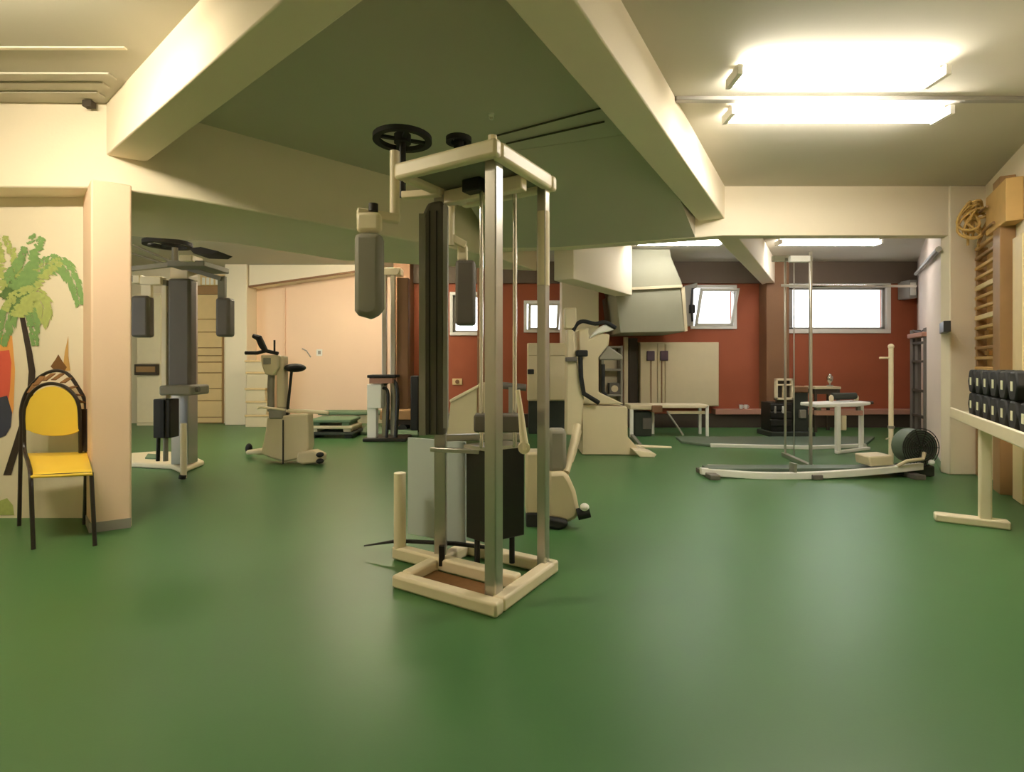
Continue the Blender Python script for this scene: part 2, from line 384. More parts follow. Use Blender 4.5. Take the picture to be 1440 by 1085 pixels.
# ================================================================ LAMPS
def lamp(label, c, length, m, rot=0.0, tubes=2, drop=0.0):
    t = Thing('fluorescent_lamp', label, 'lamp', (c[0], c[1], ZC - drop))
    x, y, z = t.at; h = length / 2
    t.part('housing', MB().box(x - h, y - .03, z - .06, x + h, y + .03, z), M['white'], bevel=.006)
    for k in range(tubes):
        yy = y + (k - (tubes - 1) / 2) * .13
        tb = t.part('tube', MB().tube([(x - h + .03, yy, z - .065), (x + h - .03, yy, z - .065)], .024, 10), m)
    for s in (-1, 1):
        t.part('end_cap', MB().box(x + s * h - .018, y - .095, z - .095, x + s * h + .018, y + .095, z - .03), M['white'], bevel=.004)
    t.o.rotation_euler = (0, 0, rot)
    return t
mr = lampmat('tube_glow_right', MILD, LAMP_RIGHT)
z1, z2 = F * 1.82 / (HY - 165), F * 1.82 / (HY - 112)
lamp('glowing tube lamp on the right ceiling behind the grey rail', ((1175 - 720) / F * z1, z1), 300 / F * z1, mr)
lamp('glowing tube lamp on the right ceiling in front of the grey rail', ((1175 - 720) / F * z2, z2), 285 / F * z2, mr)
ml = lampmat('tube_glow_left', WARM, LAMP_LEFT)
lamp('tube lamp on the left ceiling in front of the wide bulkhead', (-2.75, 2.25), 1.5, ml)
mbl = lampmat('tube_glow_back_left', WARM, LAMP_BACK_LEFT)
lamp('tube lamp in the left room above the grey padded machine', (-4.4, 7.2), 1.5, mbl)
lamp('tube lamp in the left room before the peach wall', (-2.3, 8.6), 1.5, mbl)
mbr = lampmat('tube_glow_back_right', COOL, LAMP_BACK_RIGHT)
zb = F * 1.82 / (HY - 343)
lamp('glowing tube lamp above the duct in the right back room', ((955 - 720) / F * zb, zb), 118 / F * zb, mbr)
lamp('glowing tube lamp above the wide window', ((1165 - 720) / F * zb, zb), 140 / F * zb, mbr)

# ================================================================ CENTRAL TOWER (butterfly machine)
C0 = Vector((-0.186, 2.935, 0)); ux = Vector((0.521, 0.854, 0)); uy = Vector((-0.854, 0.521, 0)); A = 0.295
def Lc(x, y, z=0.0): return C0 + ux * x + uy * y + Vector((0, 0, z))
T = Thing('butterfly_machine', 'tall cream and steel butterfly machine in the middle of the floor', 'gym machine', C0)
def bar_l(x0, y0, x1, y1, w, z0, z1, ext=0.0):
    return MB().bar(Lc(x0, y0).xy, Lc(x1, y1).xy, w, z0, z1, ext)
bw, bh = .075, .07
T.part('base_bar', bar_l(-A, -A, -A, A, bw, 0, bh, bw / 2), M['creammetal'], bevel=.014)
T.part('base_bar', bar_l(-A + bw / 2, -A, A, -A, bw, 0, bh, 0), M['creammetal'], bevel=.014)
T.part('base_bar', bar_l(-A + bw / 2, A, A, A, bw, 0, bh, 0), M['creammetal'], bevel=.014)
T.part('base_bar', bar_l(A, -A, A, A, bw, 0, bh, bw / 2), M['creammetal'], bevel=.014)
T.part('cross_bar', bar_l(0, -A + bw / 2, 0, .62, bw, 0.005, bh + .012, 0), M['creammetal'], bevel=.014)
T.part('base_plate_or_shadow', bar_l(-A / 2 - .01, -A + .04, -A / 2 - .01, A - .04, .19, 0.003, .02), M['brownleather'], label='dark brown sheet painting the floor shadow inside the base')  # brown sheet stands in for the floor shadow between the base bars
# top frame
tz = 2.265
for q in ((-A, -A, -A, A, 1), (-A, -A, A, -A, 0), (A, -A, A, A, 1), (-A, A, A, A, 0)):
    x0, y0, x1, y1, k = q
    e_ = .03 if k else -.03
    T.part('top_bar', bar_l(x0, y0, x1, y1, .06, tz - .085, tz, e_), M['creammetal'], bevel=.016)
T.part('top_plate', MB().foot([Lc(-A + .03, -A + .03).xy, Lc(A - .03, -A + .03).xy, Lc(A - .03, A - .03).xy, Lc(-A + .03, A - .03).xy], tz - .05, tz - .035), M['mgrey'])
T.part('bolt', MB().disc(Lc(-A + .02, -A + .02, tz), .022, .03, 10), M['creammetal'])
T.part('bearing_block', bar_l(-.05, .02, .08, .02, .12, tz - .12, tz - .05), M['blacksteel'], bevel=.008)
T.part('top_cross_bar', bar_l(.05, -A + .03, .05, A - .03, .06, tz - .14, tz - .06), M['creammetal'], bevel=.008)
# posts
def post(name, x, y, w, z0, z1, m, d=None):
    return T.part(name, bar_l(x - w / 2, y, x + w / 2, y, d or w, z0, z1), m, bevel=.006)
post('front_post', -.215, -.243, .068, .02, tz - .06, M['silver'])
post('side_post', A - .03, -A + .03, .055, .02, tz - .05, M['silver'])
for (p_, z_, r_) in ((677, 2.92, .011), (689, 3.05, .010), (724, 2.96, .013)):
    g_ = W(p_, 0, z_)
    T.part('guide_rod', MB().tube([(g_.x, g_.y, .73), (g_.x, g_.y, tz - .05)], r_, 10), M['chrome'])
T.part('sleeve', MB().disc(Lc(A - .03, -A + .03, 1.64), .036, .42, 12), M['creammetal'], label='cream sleeve, lengthened for a white reflection, near the top of the side post')  # lower length paints the white reflection running down the post
# back column with tall dark grey pad
cx = W(609, 0, 3.1)
T.part('back_column', MB().box(cx.x + .005, 3.10, .07, cx.x + .075, 3.17, tz - .03), M['silver'], bevel=.006)
pad = MB().pprism([(590, 612), (594, 300), (601, 284), (622, 280), (626, 300), (627, 612)], 3.02, .08)
bp_ = T.part('back_pad', pad, M['dgrey'], bevel=.02)
T.part('seam', MB().pbox(603, 296, 605, 610, 3.012, .012), M['black'], bp_)
T.part('seam', MB().pbox(613, 296, 615, 610, 3.012, .012), M['black'], bp_)
T.part('edge_strip', MB().pbox(623, 288, 629, 602, 3.0, .06), M['grey'], bp_)
T.part('edge_strip', MB().pbox(589, 300, 598, 612, 3.005, .06), M['mgrey'], bp_)
# weight stack, shield, levers
ws = MB().foot([W(655, 0, 3.02).xy, W(683, 0, 2.92).xy, W(738, 0, 3.06).xy, W(708, 0, 3.18).xy], .205, .715)
stack = T.part('weight_shroud', ws, M['blacksteel'], bevel=.008)
T.part('shroud_lid', MB().foot([W(652, 0, 3.02).xy, W(683, 0, 2.905).xy, W(741, 0, 3.06).xy, W(708, 0, 3.20).xy], .715, .735), M['silver'], stack)
for p_ in ((671, 3.0), (720, 3.05)):
    T.part('buffer', MB().tube([(*W(p_[0], 0, p_[1]).xy, .05), (*W(p_[0], 0, p_[1]).xy, .21)], .016, 10), M['rubber'])
a, b = W(574, 0, 3.42), W(655, 0, 3.22)
T.part('shield_panel', MB().bar(a.xy, b.xy, .012, .10, .72), M['frost'], bevel=.003, label='pale frosted shield panel')
a, b = W(612, 0, 3.14), W(740, 0, 3.22)
T.part('lower_cross_bar', MB().bar(a.xy, b.xy, .04, .735, .775), M['silver'], bevel=.006)
T.part('lower_cross_bar', MB().bar(W(606, 0, 3.05).xy, W(690, 0, 2.95).xy, .03, .69, .715), M['silver'], bevel=.004)
T.part('knee_pad', MB().pbox(666, 583, 733, 608, 2.86, .12), M['dgrey'], bevel=.012)
T.part('lever', MB().ptube([(728, 548, 2.84), (733, 585, 2.84), (738, 632, 2.84)], [.012, .016, .024], 10), M['creammetal'], label='cream press lever')
T.part('lever_hub', MB().disc(W(737, 630, 2.82), .032, .05, 14, 'y'), M['creammetal'])
# foam covered upright at the end of the cross bar
ce = Lc(0, .585)
T.part('seat_upright', MB().tube([(ce.x, ce.y, .07), (ce.x, ce.y, .53)], .037, 16), M['creammetal'], bevel=.004)
T.part('bar_shadow', MB().tube([W(512, 767, 3.3), W(560, 760, 3.26), W(640, 764, 3.2), W(690, 770, 3.15)], [.004, .012, .014, .012], 8), M['blacksteel'], label='thin dark rod drawn for the foot bar shadow near the floor')  # dark rod put where the foot bar casts its shadow
T.part('pulley_bracket', MB().pbox(617, 768, 625, 796, 3.02, .03), M['blacksteel'])
# cams above the frame
c1 = W(566, 199, 3.12)
cam1 = T.part('cam_wheel', MB().disc((c1.x, c1.y, c1.z), .172, .028, 32, hole=.135), M['rubber'])
T.part('cam_hub', MB().disc((c1.x, c1.y, c1.z - .01), .05, .05, 16), M['rubber'], cam1)
for k in range(4):
    t_ = k * math.pi / 2 + .4
    T.part('cam_spoke', MB().sqtube((c1.x + .04 * math.cos(t_), c1.y + .04 * math.sin(t_), c1.z + .012), (c1.x + .14 * math.cos(t_), c1.y + .14 * math.sin(t_), c1.z + .012), .024, .016), M['rubber'], cam1)
T.part('cam_axle', MB().tube([(c1.x, c1.y, tz - .09), (c1.x, c1.y, c1.z)], .02, 10), M['blacksteel'])
T.part('axle_arm', MB().bar((c1.x, c1.y), Lc(0, A - .03).xy, .05, tz - .10, tz - .06), M['creammetal'], bevel=.006)
c2 = W(645, 196, 3.22)
cam2 = T.part('cam_wheel', MB().disc((c2.x, c2.y, c2.z - .02), .078, .03, 24, hole=.05), M['rubber'])
T.part('cam_hub', MB().disc((c2.x, c2.y, tz - .06), .03, c2.z - tz + .09, 12), M['rubber'], cam2)
for k in range(3):
    t_ = k * 2.1
    T.part('cam_spoke', MB().sqtube((c2.x, c2.y, c2.z - .005), (c2.x + .06 * math.cos(t_), c2.y + .06 * math.sin(t_), c2.z - .005), .016, .012), M['rubber'], cam2)
# left swinging arm with pad
arm = T.part('swing_arm', MB().tube([W(555, 213, 2.95), W(555, 306, 2.95)], .028, 14), M['creammetal'])
T.part('arm_link', MB().sqtube(W(556, 246, 2.95), W(580, 244, 3.0), .04, .045), M['creammetal'], arm)
T.part('arm_bracket', MB().sqtube(W(562, 308, 2.95), W(502, 299, 2.86), .05, .05), M['creammetal'], arm, bevel=.008)
T.part('pad_holder', MB().pbox(500, 297, 534, 325, 2.83, .07), M['creammetal'], arm, bevel=.02)
T.part('knob', MB().disc(W(525, 297, 2.86), .026, .04, 14), M['black'], arm, label='black adjusting knob')
pdm = MB().pprism([(496.5, 326), (535, 326), (535.5, 432), (529, 443), (516, 447), (502, 443), (496.5, 436)], 2.80, .11)
T.part('arm_pad', pdm, M['mgrey'], arm, bevel=.03)
# other swinging arm, seen behind the grey back pad
arm2 = T.part('swing_arm', MB().tube([W(634, 268, 3.36), W(634, 345, 3.36)], .024, 12), M['creammetal'])
T.part('arm_bracket', MB().sqtube(W(628, 330, 3.36), W(655, 345, 3.38), .045, .045), M['creammetal'], arm2, bevel=.006)
T.part('pad_holder', MB().pbox(643, 344, 657, 366, 3.38, .06), M['creammetal'], arm2, bevel=.01)
T.part('arm_pad', MB().pbox(640, 365, 668, 457, 3.36, .09), M['dgrey'], arm2, bevel=.02)
T.part('arm_link', MB().sqtube(W(634, 268, 3.36), (*Lc(A, A - .05).xy, tz - .05), .04, .04), M['creammetal'], arm2)

# ================================================================ LEFT ROOM MACHINE
B0 = Vector((W(250, 0, 5.85).x, 5.85, 0))
T = Thing('butterfly_machine', 'grey padded butterfly machine behind the peach pillar with a black cam wheel', 'gym machine', B0)
zf = 5.8
base = MB().foot([G(184, 657).xy, G(240, 660).xy, G(256, 667).xy, G(287, 654).xy, G(262, 642).xy, G(225, 640).xy, G(184, 643).xy], 0, .06)
T.part('base_plate_or_shadow', base, M['creammetal'], bevel=.02)
T.part('base_pad', MB().foot([G(204, 652).xy, G(222, 653).xy, G(224, 647).xy, G(208, 646).xy], .06, .075), M['matgreen'])
T.part('column', MB().pbox(240, 378, 265, 653, 5.9, .18), M['silver'], bevel=.01)
T.part('tall_pad', MB().pbox(235, 391, 267, 553, 5.72, .14), M['dgrey'], bevel=.03)
T.part('side_rail', MB().pbox(227, 396, 234, 560, 5.75, .07), M['creammetal'], bevel=.008)
T.part('seat', MB().pbox(223, 542, 268, 556, 5.50, .35), M['mgrey'], bevel=.02)
T.part('seat_pin', MB().ptube([(262, 549, 5.6), (280, 547, 5.6)], .03, 10), M['dgrey'])
st = MB()
T.part('weight_shroud', MB().pbox(215, 561, 239, 616, 5.6, .16), M['blacksteel'], bevel=.01)
T.part('shroud_channel', MB().pbox(225, 562, 230, 615, 5.585, .03), M['rubber'])
T.part('guide_rod', MB().ptube([(223, 614, 5.68), (222, 648, 5.68)], .02, 8), M['blacksteel'])
T.part('guide_rod', MB().ptube([(233, 614, 5.68), (233, 648, 5.68)], .025, 8), M['mgrey'])
T.part('front_upright', MB().ptube([(258, 595, 5.45), (258, 672, 5.45)], .03, 12), M['creammetal'])
T.part('upright_foot', MB().ptube([(257, 668, 5.42), (256, 672.5, 5.42)], .034, 12), M['rubber'])
T.part('top_plate', MB().pbox(234, 366, 287, 374, 5.6, .5), M['mgrey'], bevel=.01)
T.part('top_block', MB().pbox(251, 358, 270, 367, 5.55, .2), M['creammetal'], bevel=.01)
T.part('neck', MB().pbox(238, 372, 264, 392, 5.85, .2), M['creammetal'], bevel=.01)
T.part('top_post', MB().ptube([(246, 368, 5.8), (246, 348, 5.8)], .03, 10), M['mgrey'])
c1 = W(236, 346, 5.85)
cw = T.part('cam_wheel', MB().disc(c1, .24, .045, 36, hole=.185), M['rubber'])
T.part('cam_hub', MB().disc(c1, .06, .05, 16), M['rubber'], cw)
for k in range(3):
    t_ = k * 2.094 + .3
    T.part('cam_spoke', MB().sqtube((c1.x, c1.y, c1.z + .02), (c1.x + .2 * math.cos(t_), c1.y + .2 * math.sin(t_), c1.z + .02), .04, .02), M['rubber'], cw)
T.part('cam_lobe', MB().pprism([(266, 349), (282, 347), (307, 353), (300, 357), (272, 356)], 5.8, .3), M['rubber'], label='black pointed cam lobe at right')
T.part('arm_bar', MB().sqtube(W(184, 378, 5.8), W(240, 372, 5.8), .05, .05), M['mgrey'], bevel=.006)
T.part('arm_bar', MB().sqtube(W(260, 376, 5.85), W(312, 392, 5.85), .05, .05), M['mgrey'], bevel=.006)
T.part('brace_rod', MB().ptube([(186, 344, 5.7), (238, 366, 5.8)], .012, 6), M['mgrey'])
T.part('brace_rod', MB().ptube([(186, 356, 5.7), (236, 372, 5.8)], .012, 6), M['mgrey'])
for (xa, xb, y0) in ((196, 226, 388), (186, 196, 386)):
    T.part('pad_holder', MB().pbox(xa, y0, xb, y0 + 12, 5.7, .1), M['creammetal'], bevel=.01)
T.part('pad_hanger', MB().pbox(198, 396, 212, 418, 5.72, .04), M['creammetal'])
T.part('holder_bar', MB().sqtube(W(186, 392, 5.76), W(236, 398, 5.76), .05, .06), M['mgrey'])
T.part('arm_pad', MB().pbox(183, 415, 208, 474, 5.68, .12), M['dgrey'], bevel=.03)
T.part('pad_hanger', MB().pbox(306, 388, 316, 420, 5.85, .04), M['mgrey'])
T.part('arm_pad', MB().pbox(302, 418, 322, 473, 5.8, .14), M['dgrey'], bevel=.03)

# ================================================================ YELLOW CHAIR
zfr, zbk = 3.42, 3.90
T = Thing('stacking_chair', 'yellow chair with black arched tube frame beside the peach pillar', 'chair', G(80, 752))
seat = MB()
sp = [W(43, 664, zfr), W(130, 662, zfr + .06), W(121, 634, zbk - .02), W(38, 634, zbk - .06)]
zs = .475
def onz(p, z): return Vector((p.x, p.y, z))
q = [W(43, 667, 3.44), W(130, 663, 3.50), W(122, 635, 3.93), W(36, 637, 3.88)]
def sag(i, o): return [Vector((p.x, p.y, p.z + o)) for p in i]
N = 6
def grid(q, n, f):
    vs, fs = [], []
    for i in range(n + 1):
        for j in range(n + 1):
            a = q[0].lerp(q[1], j / n); b = q[3].lerp(q[2], j / n); vs.append(a.lerp(b, i / n) + Vector((0, 0, f(i / n, j / n))))
    for i in range(n):
        for j in range(n):
            fs.append((i * (n + 1) + j, i * (n + 1) + j + 1, (i + 1) * (n + 1) + j + 1, (i + 1) * (n + 1) + j))
    return vs, fs
fs_ = lambda u, v: -.018 * math.sin(math.pi * v) * math.sin(math.pi * u) - (.012 * max(0, 1 - u * 6))
mb = MB(); mb.add(*grid(q, N, fs_))
so = T.part('seat', mb, M['yellow']); md = so.modifiers.new('thick', 'SOLIDIFY'); md.thickness = .014; md.offset = -1
# backrest panel: arched yellow shell
zbp = 3.86
pts = [(36, 604), (35, 590), (36, 575), (42, 560), (52, 549), (64, 544), (76, 543), (90, 547), (101, 556), (108, 570), (111, 586), (111, 606), (100, 610.5), (88, 612.5), (74, 613), (60, 612), (48, 609)]
T.part('backrest', MB().pprism(pts, zbp, .016), M['yellow'], bevel=.004)
tr = .0125
def catmull(P, n=6):
    P = [Vector(p) for p in P]; out = []
    for i in range(len(P) - 1):
        p0, p1, p2, p3 = P[max(i - 1, 0)], P[i], P[i + 1], P[min(i + 2, len(P) - 1)]
        for k in range(n):
            t = k / n
            out.append(0.5 * ((2 * p1) + (-p0 + p2) * t + (2 * p0 - 5 * p1 + 4 * p2 - p3) * t * t + (-p0 + 3 * p1 - 3 * p2 + p3) * t ** 3))
    out.append(P[-1]); return out
fl = [G(47, 772), W(45, 720, 3.43), W(43, 668, 3.46), W(39, 648, 3.66), W(34.5, 632, 3.84), W(34, 600, 3.86), W(34.5, 575, 3.86), W(41, 557, 3.86), W(54, 544, 3.86), W(71, 539, 3.86), W(90, 543, 3.86), W(104, 555, 3.86), W(111, 571, 3.86), W(112.5, 600, 3.87), W(113, 636, 3.90)]
T.part('front_arch', MB().tube(catmull(fl, 5), tr, 8), M['chairtube'])
bk = [G(27, 739), W(29, 640, 3.93), W(30, 598, 3.95), W(30, 575, 3.96), W(37, 552, 3.97), W(50, 535, 3.97), W(66, 524, 3.97), W(82, 521, 3.97), W(97, 527, 3.97), W(110, 545, 3.97), W(119, 562, 3.97), W(121.5, 580, 3.97), W(121.5, 632, 3.95), W(120, 690, 3.95), G(118.5, 737)]
T.part('rear_arch', MB().tube(catmull(bk, 5), tr, 8), M['chairtube'])
T.part('leg', MB().tube([W(128.5, 664, 3.52), G(133.5, 767)], tr, 8), M['chairtube'])
T.part('rail', MB().tube([W(45, 669, 3.465), W(128, 665, 3.52)], .009, 8), M['chairtube'])
T.part('rail', MB().tube([W(128, 665, 3.52), W(121, 638, 3.93)], .009, 8), M['chairtube'])
T.part('side_post', MB().pprism([(113, 575), (121, 575), (122, 634), (113, 634)], 3.90, .02), M['chairtube'])
wk = []
for (a_, b_) in (((50, 541), (60, 529)), ((62, 535), (75, 525)), ((75, 534), (88, 525)), ((88, 538), (98, 531)), ((97, 546), (106, 543)), ((104, 554), (113, 556)), ((108, 562), (117, 566)), ((42, 552), (50, 539))):
    T.part('wicker_strap', MB().sqtube(W(*a_, 3.88), W(*b_, 3.96), .035, .006), M['brownleather'])

# ================================================================ MURAL
zm = 4.097
T = Thing('palm_mural', 'painted palm tree and sailboat on the cream wall behind the chair', 'mural', W(60, 560, zm))
tk = [(29, 425, 4), (31, 445, 4.5), (36, 470, 5), (41, 495, 5.5), (45, 522, 6), (43, 550, 6), (34, 590, 6), (22, 630, 6.5), (10, 668, 7)]
mb = MB()
vs = []
for (x, y, w) in tk: vs += [W(x - w * .8, y, zm - .0012), W(x + w * .8, y, zm - .0012)]
mb.add(vs, [(2 * i, 2 * i + 1, 2 * i + 3, 2 * i + 2) for i in range(len(tk) - 1)])
T.part('painted_trunk', mb, M['mtrunk'])
rnd = random.Random(3)
def frond(name, spine, spread, n, m, k):
    mb = MB(); sp_ = catmull([Vector((x, y, 0)) for x, y in spine], 8)
    for i in range(n):
        t = rnd.random() * (len(sp_) - 1.001); j = int(t); p = sp_[j].lerp(sp_[j + 1], t - j); d = (sp_[j + 1] - sp_[j]).normalized()
        nrm = Vector((-d.y, d.x, 0)) * rnd.choice((-1, 1))
        wdt = spread * (0.55 + .45 * math.sin(math.pi * min(1, t / len(sp_) + .15)))
        s0 = p + nrm * rnd.random() * wdt * .5; e1 = s0 + (nrm * .5 + d * .6 + Vector((0, .5, 0))) * wdt * (.4 + .6 * rnd.random())
        sd = Vector((-(e1 - s0).y, (e1 - s0).x, 0)).normalized() * (1.5 + 1.6 * rnd.random())
        zz = zm - .002 - k * .0004 - rnd.random() * .0003
        mid = s0.lerp(e1, .5)
        mb.add([W(s0.x, s0.y, zz), W(mid.x + sd.x, mid.y + sd.y, zz), W(e1.x, e1.y, zz), W(mid.x - sd.x, mid.y - sd.y, zz)], [(0, 1, 2, 3)])
    o = T.part(name, mb, m, kind='stuff')
for k, (sp_, w, n, m) in enumerate((
        ([(28, 422), (30, 395), (38, 365), (52, 332)], 26, 260, 'leafa'),
        ([(28, 422), (18, 395), (10, 360), (2, 335)], 26, 240, 'leafb'),
        ([(30, 420), (48, 385), (70, 368), (90, 372), (104, 395), (112, 424)], 17, 330, 'leafa'),
        ([(30, 418), (45, 395), (60, 378), (84, 366)], 16, 160, 'leafb'),
        ([(30, 425), (48, 415), (60, 430), (58, 452)], 20, 220, 'leafb'),
        ([(34, 428), (44, 440), (48, 460), (49, 482)], 11, 130, 'leafa'),
        ([(28, 425), (16, 430), (8, 450), (2, 480)], 18, 200, 'leafa'),
        ([(26, 410), (18, 415), (32, 400), (38, 420)], 24, 260, 'leafc'),
        ([(10, 400), (24, 385), (34, 372), (40, 350)], 26, 300, 'leafa'),
        ([(12, 440), (22, 425), (34, 415), (46, 408)], 24, 260, 'leafb'))):
    frond('painted_frond', sp_, w, n, M[m], k)
T.part('painted_sail', MB().add([W(88, 521, zm - .0005), W(99, 521, zm - .0005), W(96, 500, zm - .0005), W(96, 472, zm - .0005), W(91, 495, zm - .0005)], [(0, 1, 2, 3, 4)]), M['mtan'])
T.part('painted_hull', MB().add([W(71, 515, zm - .001), W(78, 505, zm - .001), W(82, 498, zm - .001), W(88, 508, zm - .001), W(94, 516, zm - .001), W(90, 523, zm - .001), W(78, 522, zm - .001)], [(0, 6, 5, 4, 3, 2, 1)]), M['brownleather'])
for (nm, m, pts, k) in (('painted_glow', 'morange', [(-6, 470), (17, 472), (21, 520), (19, 575), (14, 592), (-6, 590)], .0003), ('painted_red_figure', 'mred', [(-6, 494), (13, 492), (16, 510), (14, 548), (10, 572), (-6, 576)], .0006), ('painted_blue_figure', 'mblue', [(-6, 560), (10, 556), (17, 580), (15, 600), (8, 612), (-6, 618)], .0009), ('painted_grass', 'leafb', [(-6, 706), (10, 700), (18, 710), (20, 724), (-6, 724)], .0005)):
    T.part(nm, MB().add([W(x, y, zm - k) for x, y in pts], [tuple(range(len(pts)))[::-1]]), M[m])

# ================================================================ EXERCISE BIKE
T = Thing('exercise_bike', 'cream exercise bike with black saddle in front of the peach wall', 'exercise bike', G(400, 652))
zk = 6.3
T.part('housing', MB().pprism([(375, 586), (432, 582), (434, 628), (428, 644), (400, 649), (378, 643), (366, 638), (370, 620), (373, 604)], zk, .2), M['creamshell'], bevel=.02)
T.part('front_foot', MB().ptube([(349, 636, 6.75), (372, 634, 6.55), (400, 644, 6.35)], [.03, .045, .05], 10), M['creamshell'])
T.part('foot_cap', MB().ball(G(350, 638) + Vector((0, 0, .07)), .045, .045, .07), M['rubber'])
T.part('rear_foot', MB().pprism([(418, 636), (440, 634), (453, 640), (452, 650), (425, 653), (416, 650)], 6.22, .18), M['creamshell'], bevel=.02)
for yy in (639, 648):
    T.part('foot_cap', MB().ball(W(450, yy, 6.2), .045, .05, .03), M['rubber'])
T.part('frame_block', MB().pbox(377, 575, 397, 589, zk - .02, .24), M['mgrey'], bevel=.02)
T.part('top_tube', MB().ptube([(390, 577, zk + .1), (430, 578, zk + .1), (462, 580, zk + .1)], .024, 10), M['creammetal'])
T.part('handle_post', MB().ptube([(381, 578, zk + .1), (381, 540, zk + .1), (383, 505, zk + .1)], .04, 12), M['mgrey'])
T.part('post_cover', MB().pbox(388, 500, 399, 574, zk + .04, .14), M['creamshell'], bevel=.02)
T.part('console', MB().pprism([(366, 499), (391, 499), (391, 517), (383, 528), (372, 526), (367, 512)], zk - .02, .12), M['creamshell'], bevel=.015)
T.part('display', MB().pbox(370, 503, 380, 512, zk - .035, .03), M['mgrey'], bevel=.004)
T.part('handlebar', MB().ptube([(345, 496, zk), (362, 496, zk), (374, 493, zk), (391, 497, zk)], .022, 10), M['rubber'])
T.part('book_rest', MB().ptube([(356, 472, zk), (364, 475, zk), (369, 486, zk), (374, 494, zk)], [.025, .04, .04, .03], 10), M['rubber'])
T.part('lever', MB().ptube([(386, 478, zk), (386, 497, zk)], .012, 8), M['rubber'])
T.part('saddle', MB().ball(W(415, 517, zk + .1), .125, .13, .052, 18, 10), M['rubber'])
T.part('saddle_post', MB().ptube([(410, 522, zk + .1), (405, 570, zk + .1), (404, 584, zk + .1)], .017, 10), M['blacksteel'])
T.part('pedal_crank', MB().ptube([(398, 590, zk - .04), (398, 652, zk - .04)], .009, 8), M['blacksteel'])
T.part('cross_handle', MB().ptube([(362, 574, zk - .02), (366, 572, zk - .02), (400, 576, zk - .02)], .014, 8), M['creammetal'])
# stacked cream boxes behind the bike
yb = 0.0
bx0, bx1 = W(345, 0, 9.9).x, W(377, 0, 9.9).x
hs = [.23, .26, .24, .30, .22]
zt = 0
for i, h in enumerate(hs):
    lab = ['cream box at the very bottom of the stack behind the bike', 'cream box second from the floor in the stack behind the bike', 'cream box in the middle of the stack behind the bike', 'cream box second from the top of the stack behind the bike', 'top cream box of the stack behind the bike'][i]
    b_ = Thing('storage_box', lab, 'box', ((bx0 + bx1) / 2, 10.05, zt), 'cream boxes stacked behind the bike')
    d_ = .02 * (i % 2)
    b_.part('carton', MB().box(bx0 + d_, 9.9, zt, bx1 - .03 * (i % 3), 10.2, zt + h - .035), M['creamshell'], bevel=.006)
    b_.part('lid', MB().box(bx0 + d_ - .012, 9.888, zt + h - .035, bx1 - .03 * (i % 3) + .012, 10.212, zt + h), M['slat'], bevel=.004)
    zt += h

# step boards
zt = 0.0
for i, (m, lab) in enumerate((('matdark', 'dark step board lying on the floor at the bottom of the pile'), ('creamshell', 'cream step board in the middle of the pile behind the bike'), ('matgreen', 'greenish step board on top of the pile behind the bike'))):
    T = Thing('step_board', lab, 'step', (W(466, 0, 8.5).x, 8.7, zt), 'step boards piled behind the bike')
    xa, xb = W(431 + 3 * i, 0, 8.5).x, W(500 - 2 * i, 0, 8.5).x
    T.part('deck', MB().box(xa, 8.4, zt + .05, xb, 8.95, zt + .10), M[m], bevel=.015)
    for xx in (xa + .04, xb - .16):
        T.part('support', MB().box(xx, 8.45, zt, xx + .12, 8.9, zt + .05), M['blacksteel' if i == 0 else m], bevel=.006)
    zt += .10
# low benches and mats by the peach wall
T = Thing('low_bench', 'long low green topped bench along the foot of the peach wall', 'bench', (W(500, 0, 9.6).x, 9.75, 0))
xa, xb = W(448, 0, 9.6).x, W(548, 0, 9.6).x
T.part('bench_top', MB().box(xa, 9.55, .26, xb, 9.95, .32), M['matgreen'], bevel=.015)
for xx in (xa + .08, (xa + xb) / 2, xb - .14):
    T.part('leg', MB().box(xx, 9.6, 0, xx + .06, 9.9, .26), M['creamshell'], bevel=.006)
T.part('front_board', MB().box(xa + .05, 9.62, .10, xb - .05, 9.64, .25), M['creamshell'])
solo('floor_mat', 'pale green folded mat on the floor left of the steel tower', 'mat', MB().foot([G(505, 611).xy, G(588, 615).xy, G(588, 603).xy, G(515, 602).xy], 0, .05), M['matgreen'], .015)
T = Thing('floor_trolley', 'low brown and black trolley on the floor beside the steel tower', 'trolley', G(566, 606))
T.part('deck', MB().pbox(534, 577, 592, 590, 9.1, .35), M['wood2'], bevel=.01)
T.part('side_board', MB().pbox(540, 590, 590, 597, 9.15, .25), M['kick'], bevel=.006)
for x_ in (546, 566, 585):
    T.part('wheel', MB().disc(W(x_, 602.5, 9.12), .075, .05, 16, 'y'), M['rubber'])
    T.part('wheel', MB().disc(W(x_, 602.5, 9.12) + Vector((0, .26, 0)), .075, .05, 16, 'y'), M['rubber'])
# second machine near the peach wall
T = Thing('cable_machine', 'slim steel cable machine with black seat left of the central tower', 'gym machine', (W(545, 0, 8.4).x, 8.5, 0))
zq = 8.3
for x_ in (540, 552):
    T.part('post', MB().box(W(x_ - 3.2, 0, zq).x, zq, 0, W(x_ + 3.2, 0, zq).x, zq + .08, W(0, 384, zq).z), M['silver'], bevel=.008)
T.part('weight_cover', MB().pbox(558, 390, 574, 575, zq + .05, .15), M['brown'], bevel=.01)
T.part('top_plate', MB().pbox(533, 376, 563, 386, zq - .03, .25), M['creammetal'], bevel=.01)
T.part('pulley', MB().disc(W(556, 381, zq - .08), .055, .04, 18, 'y'), M['creammetal'])
T.part('seat', MB().pbox(516, 527, 556, 531, zq - .25, .32), M['rubber'], bevel=.01)
T.part('seat_base', MB().pbox(519, 531, 552, 539, zq - .22, .28), M['ledge'], bevel=.01)
T.part('seat_support', MB().pbox(516, 540, 536, 574, zq - .2, .24), M['white'], bevel=.01)
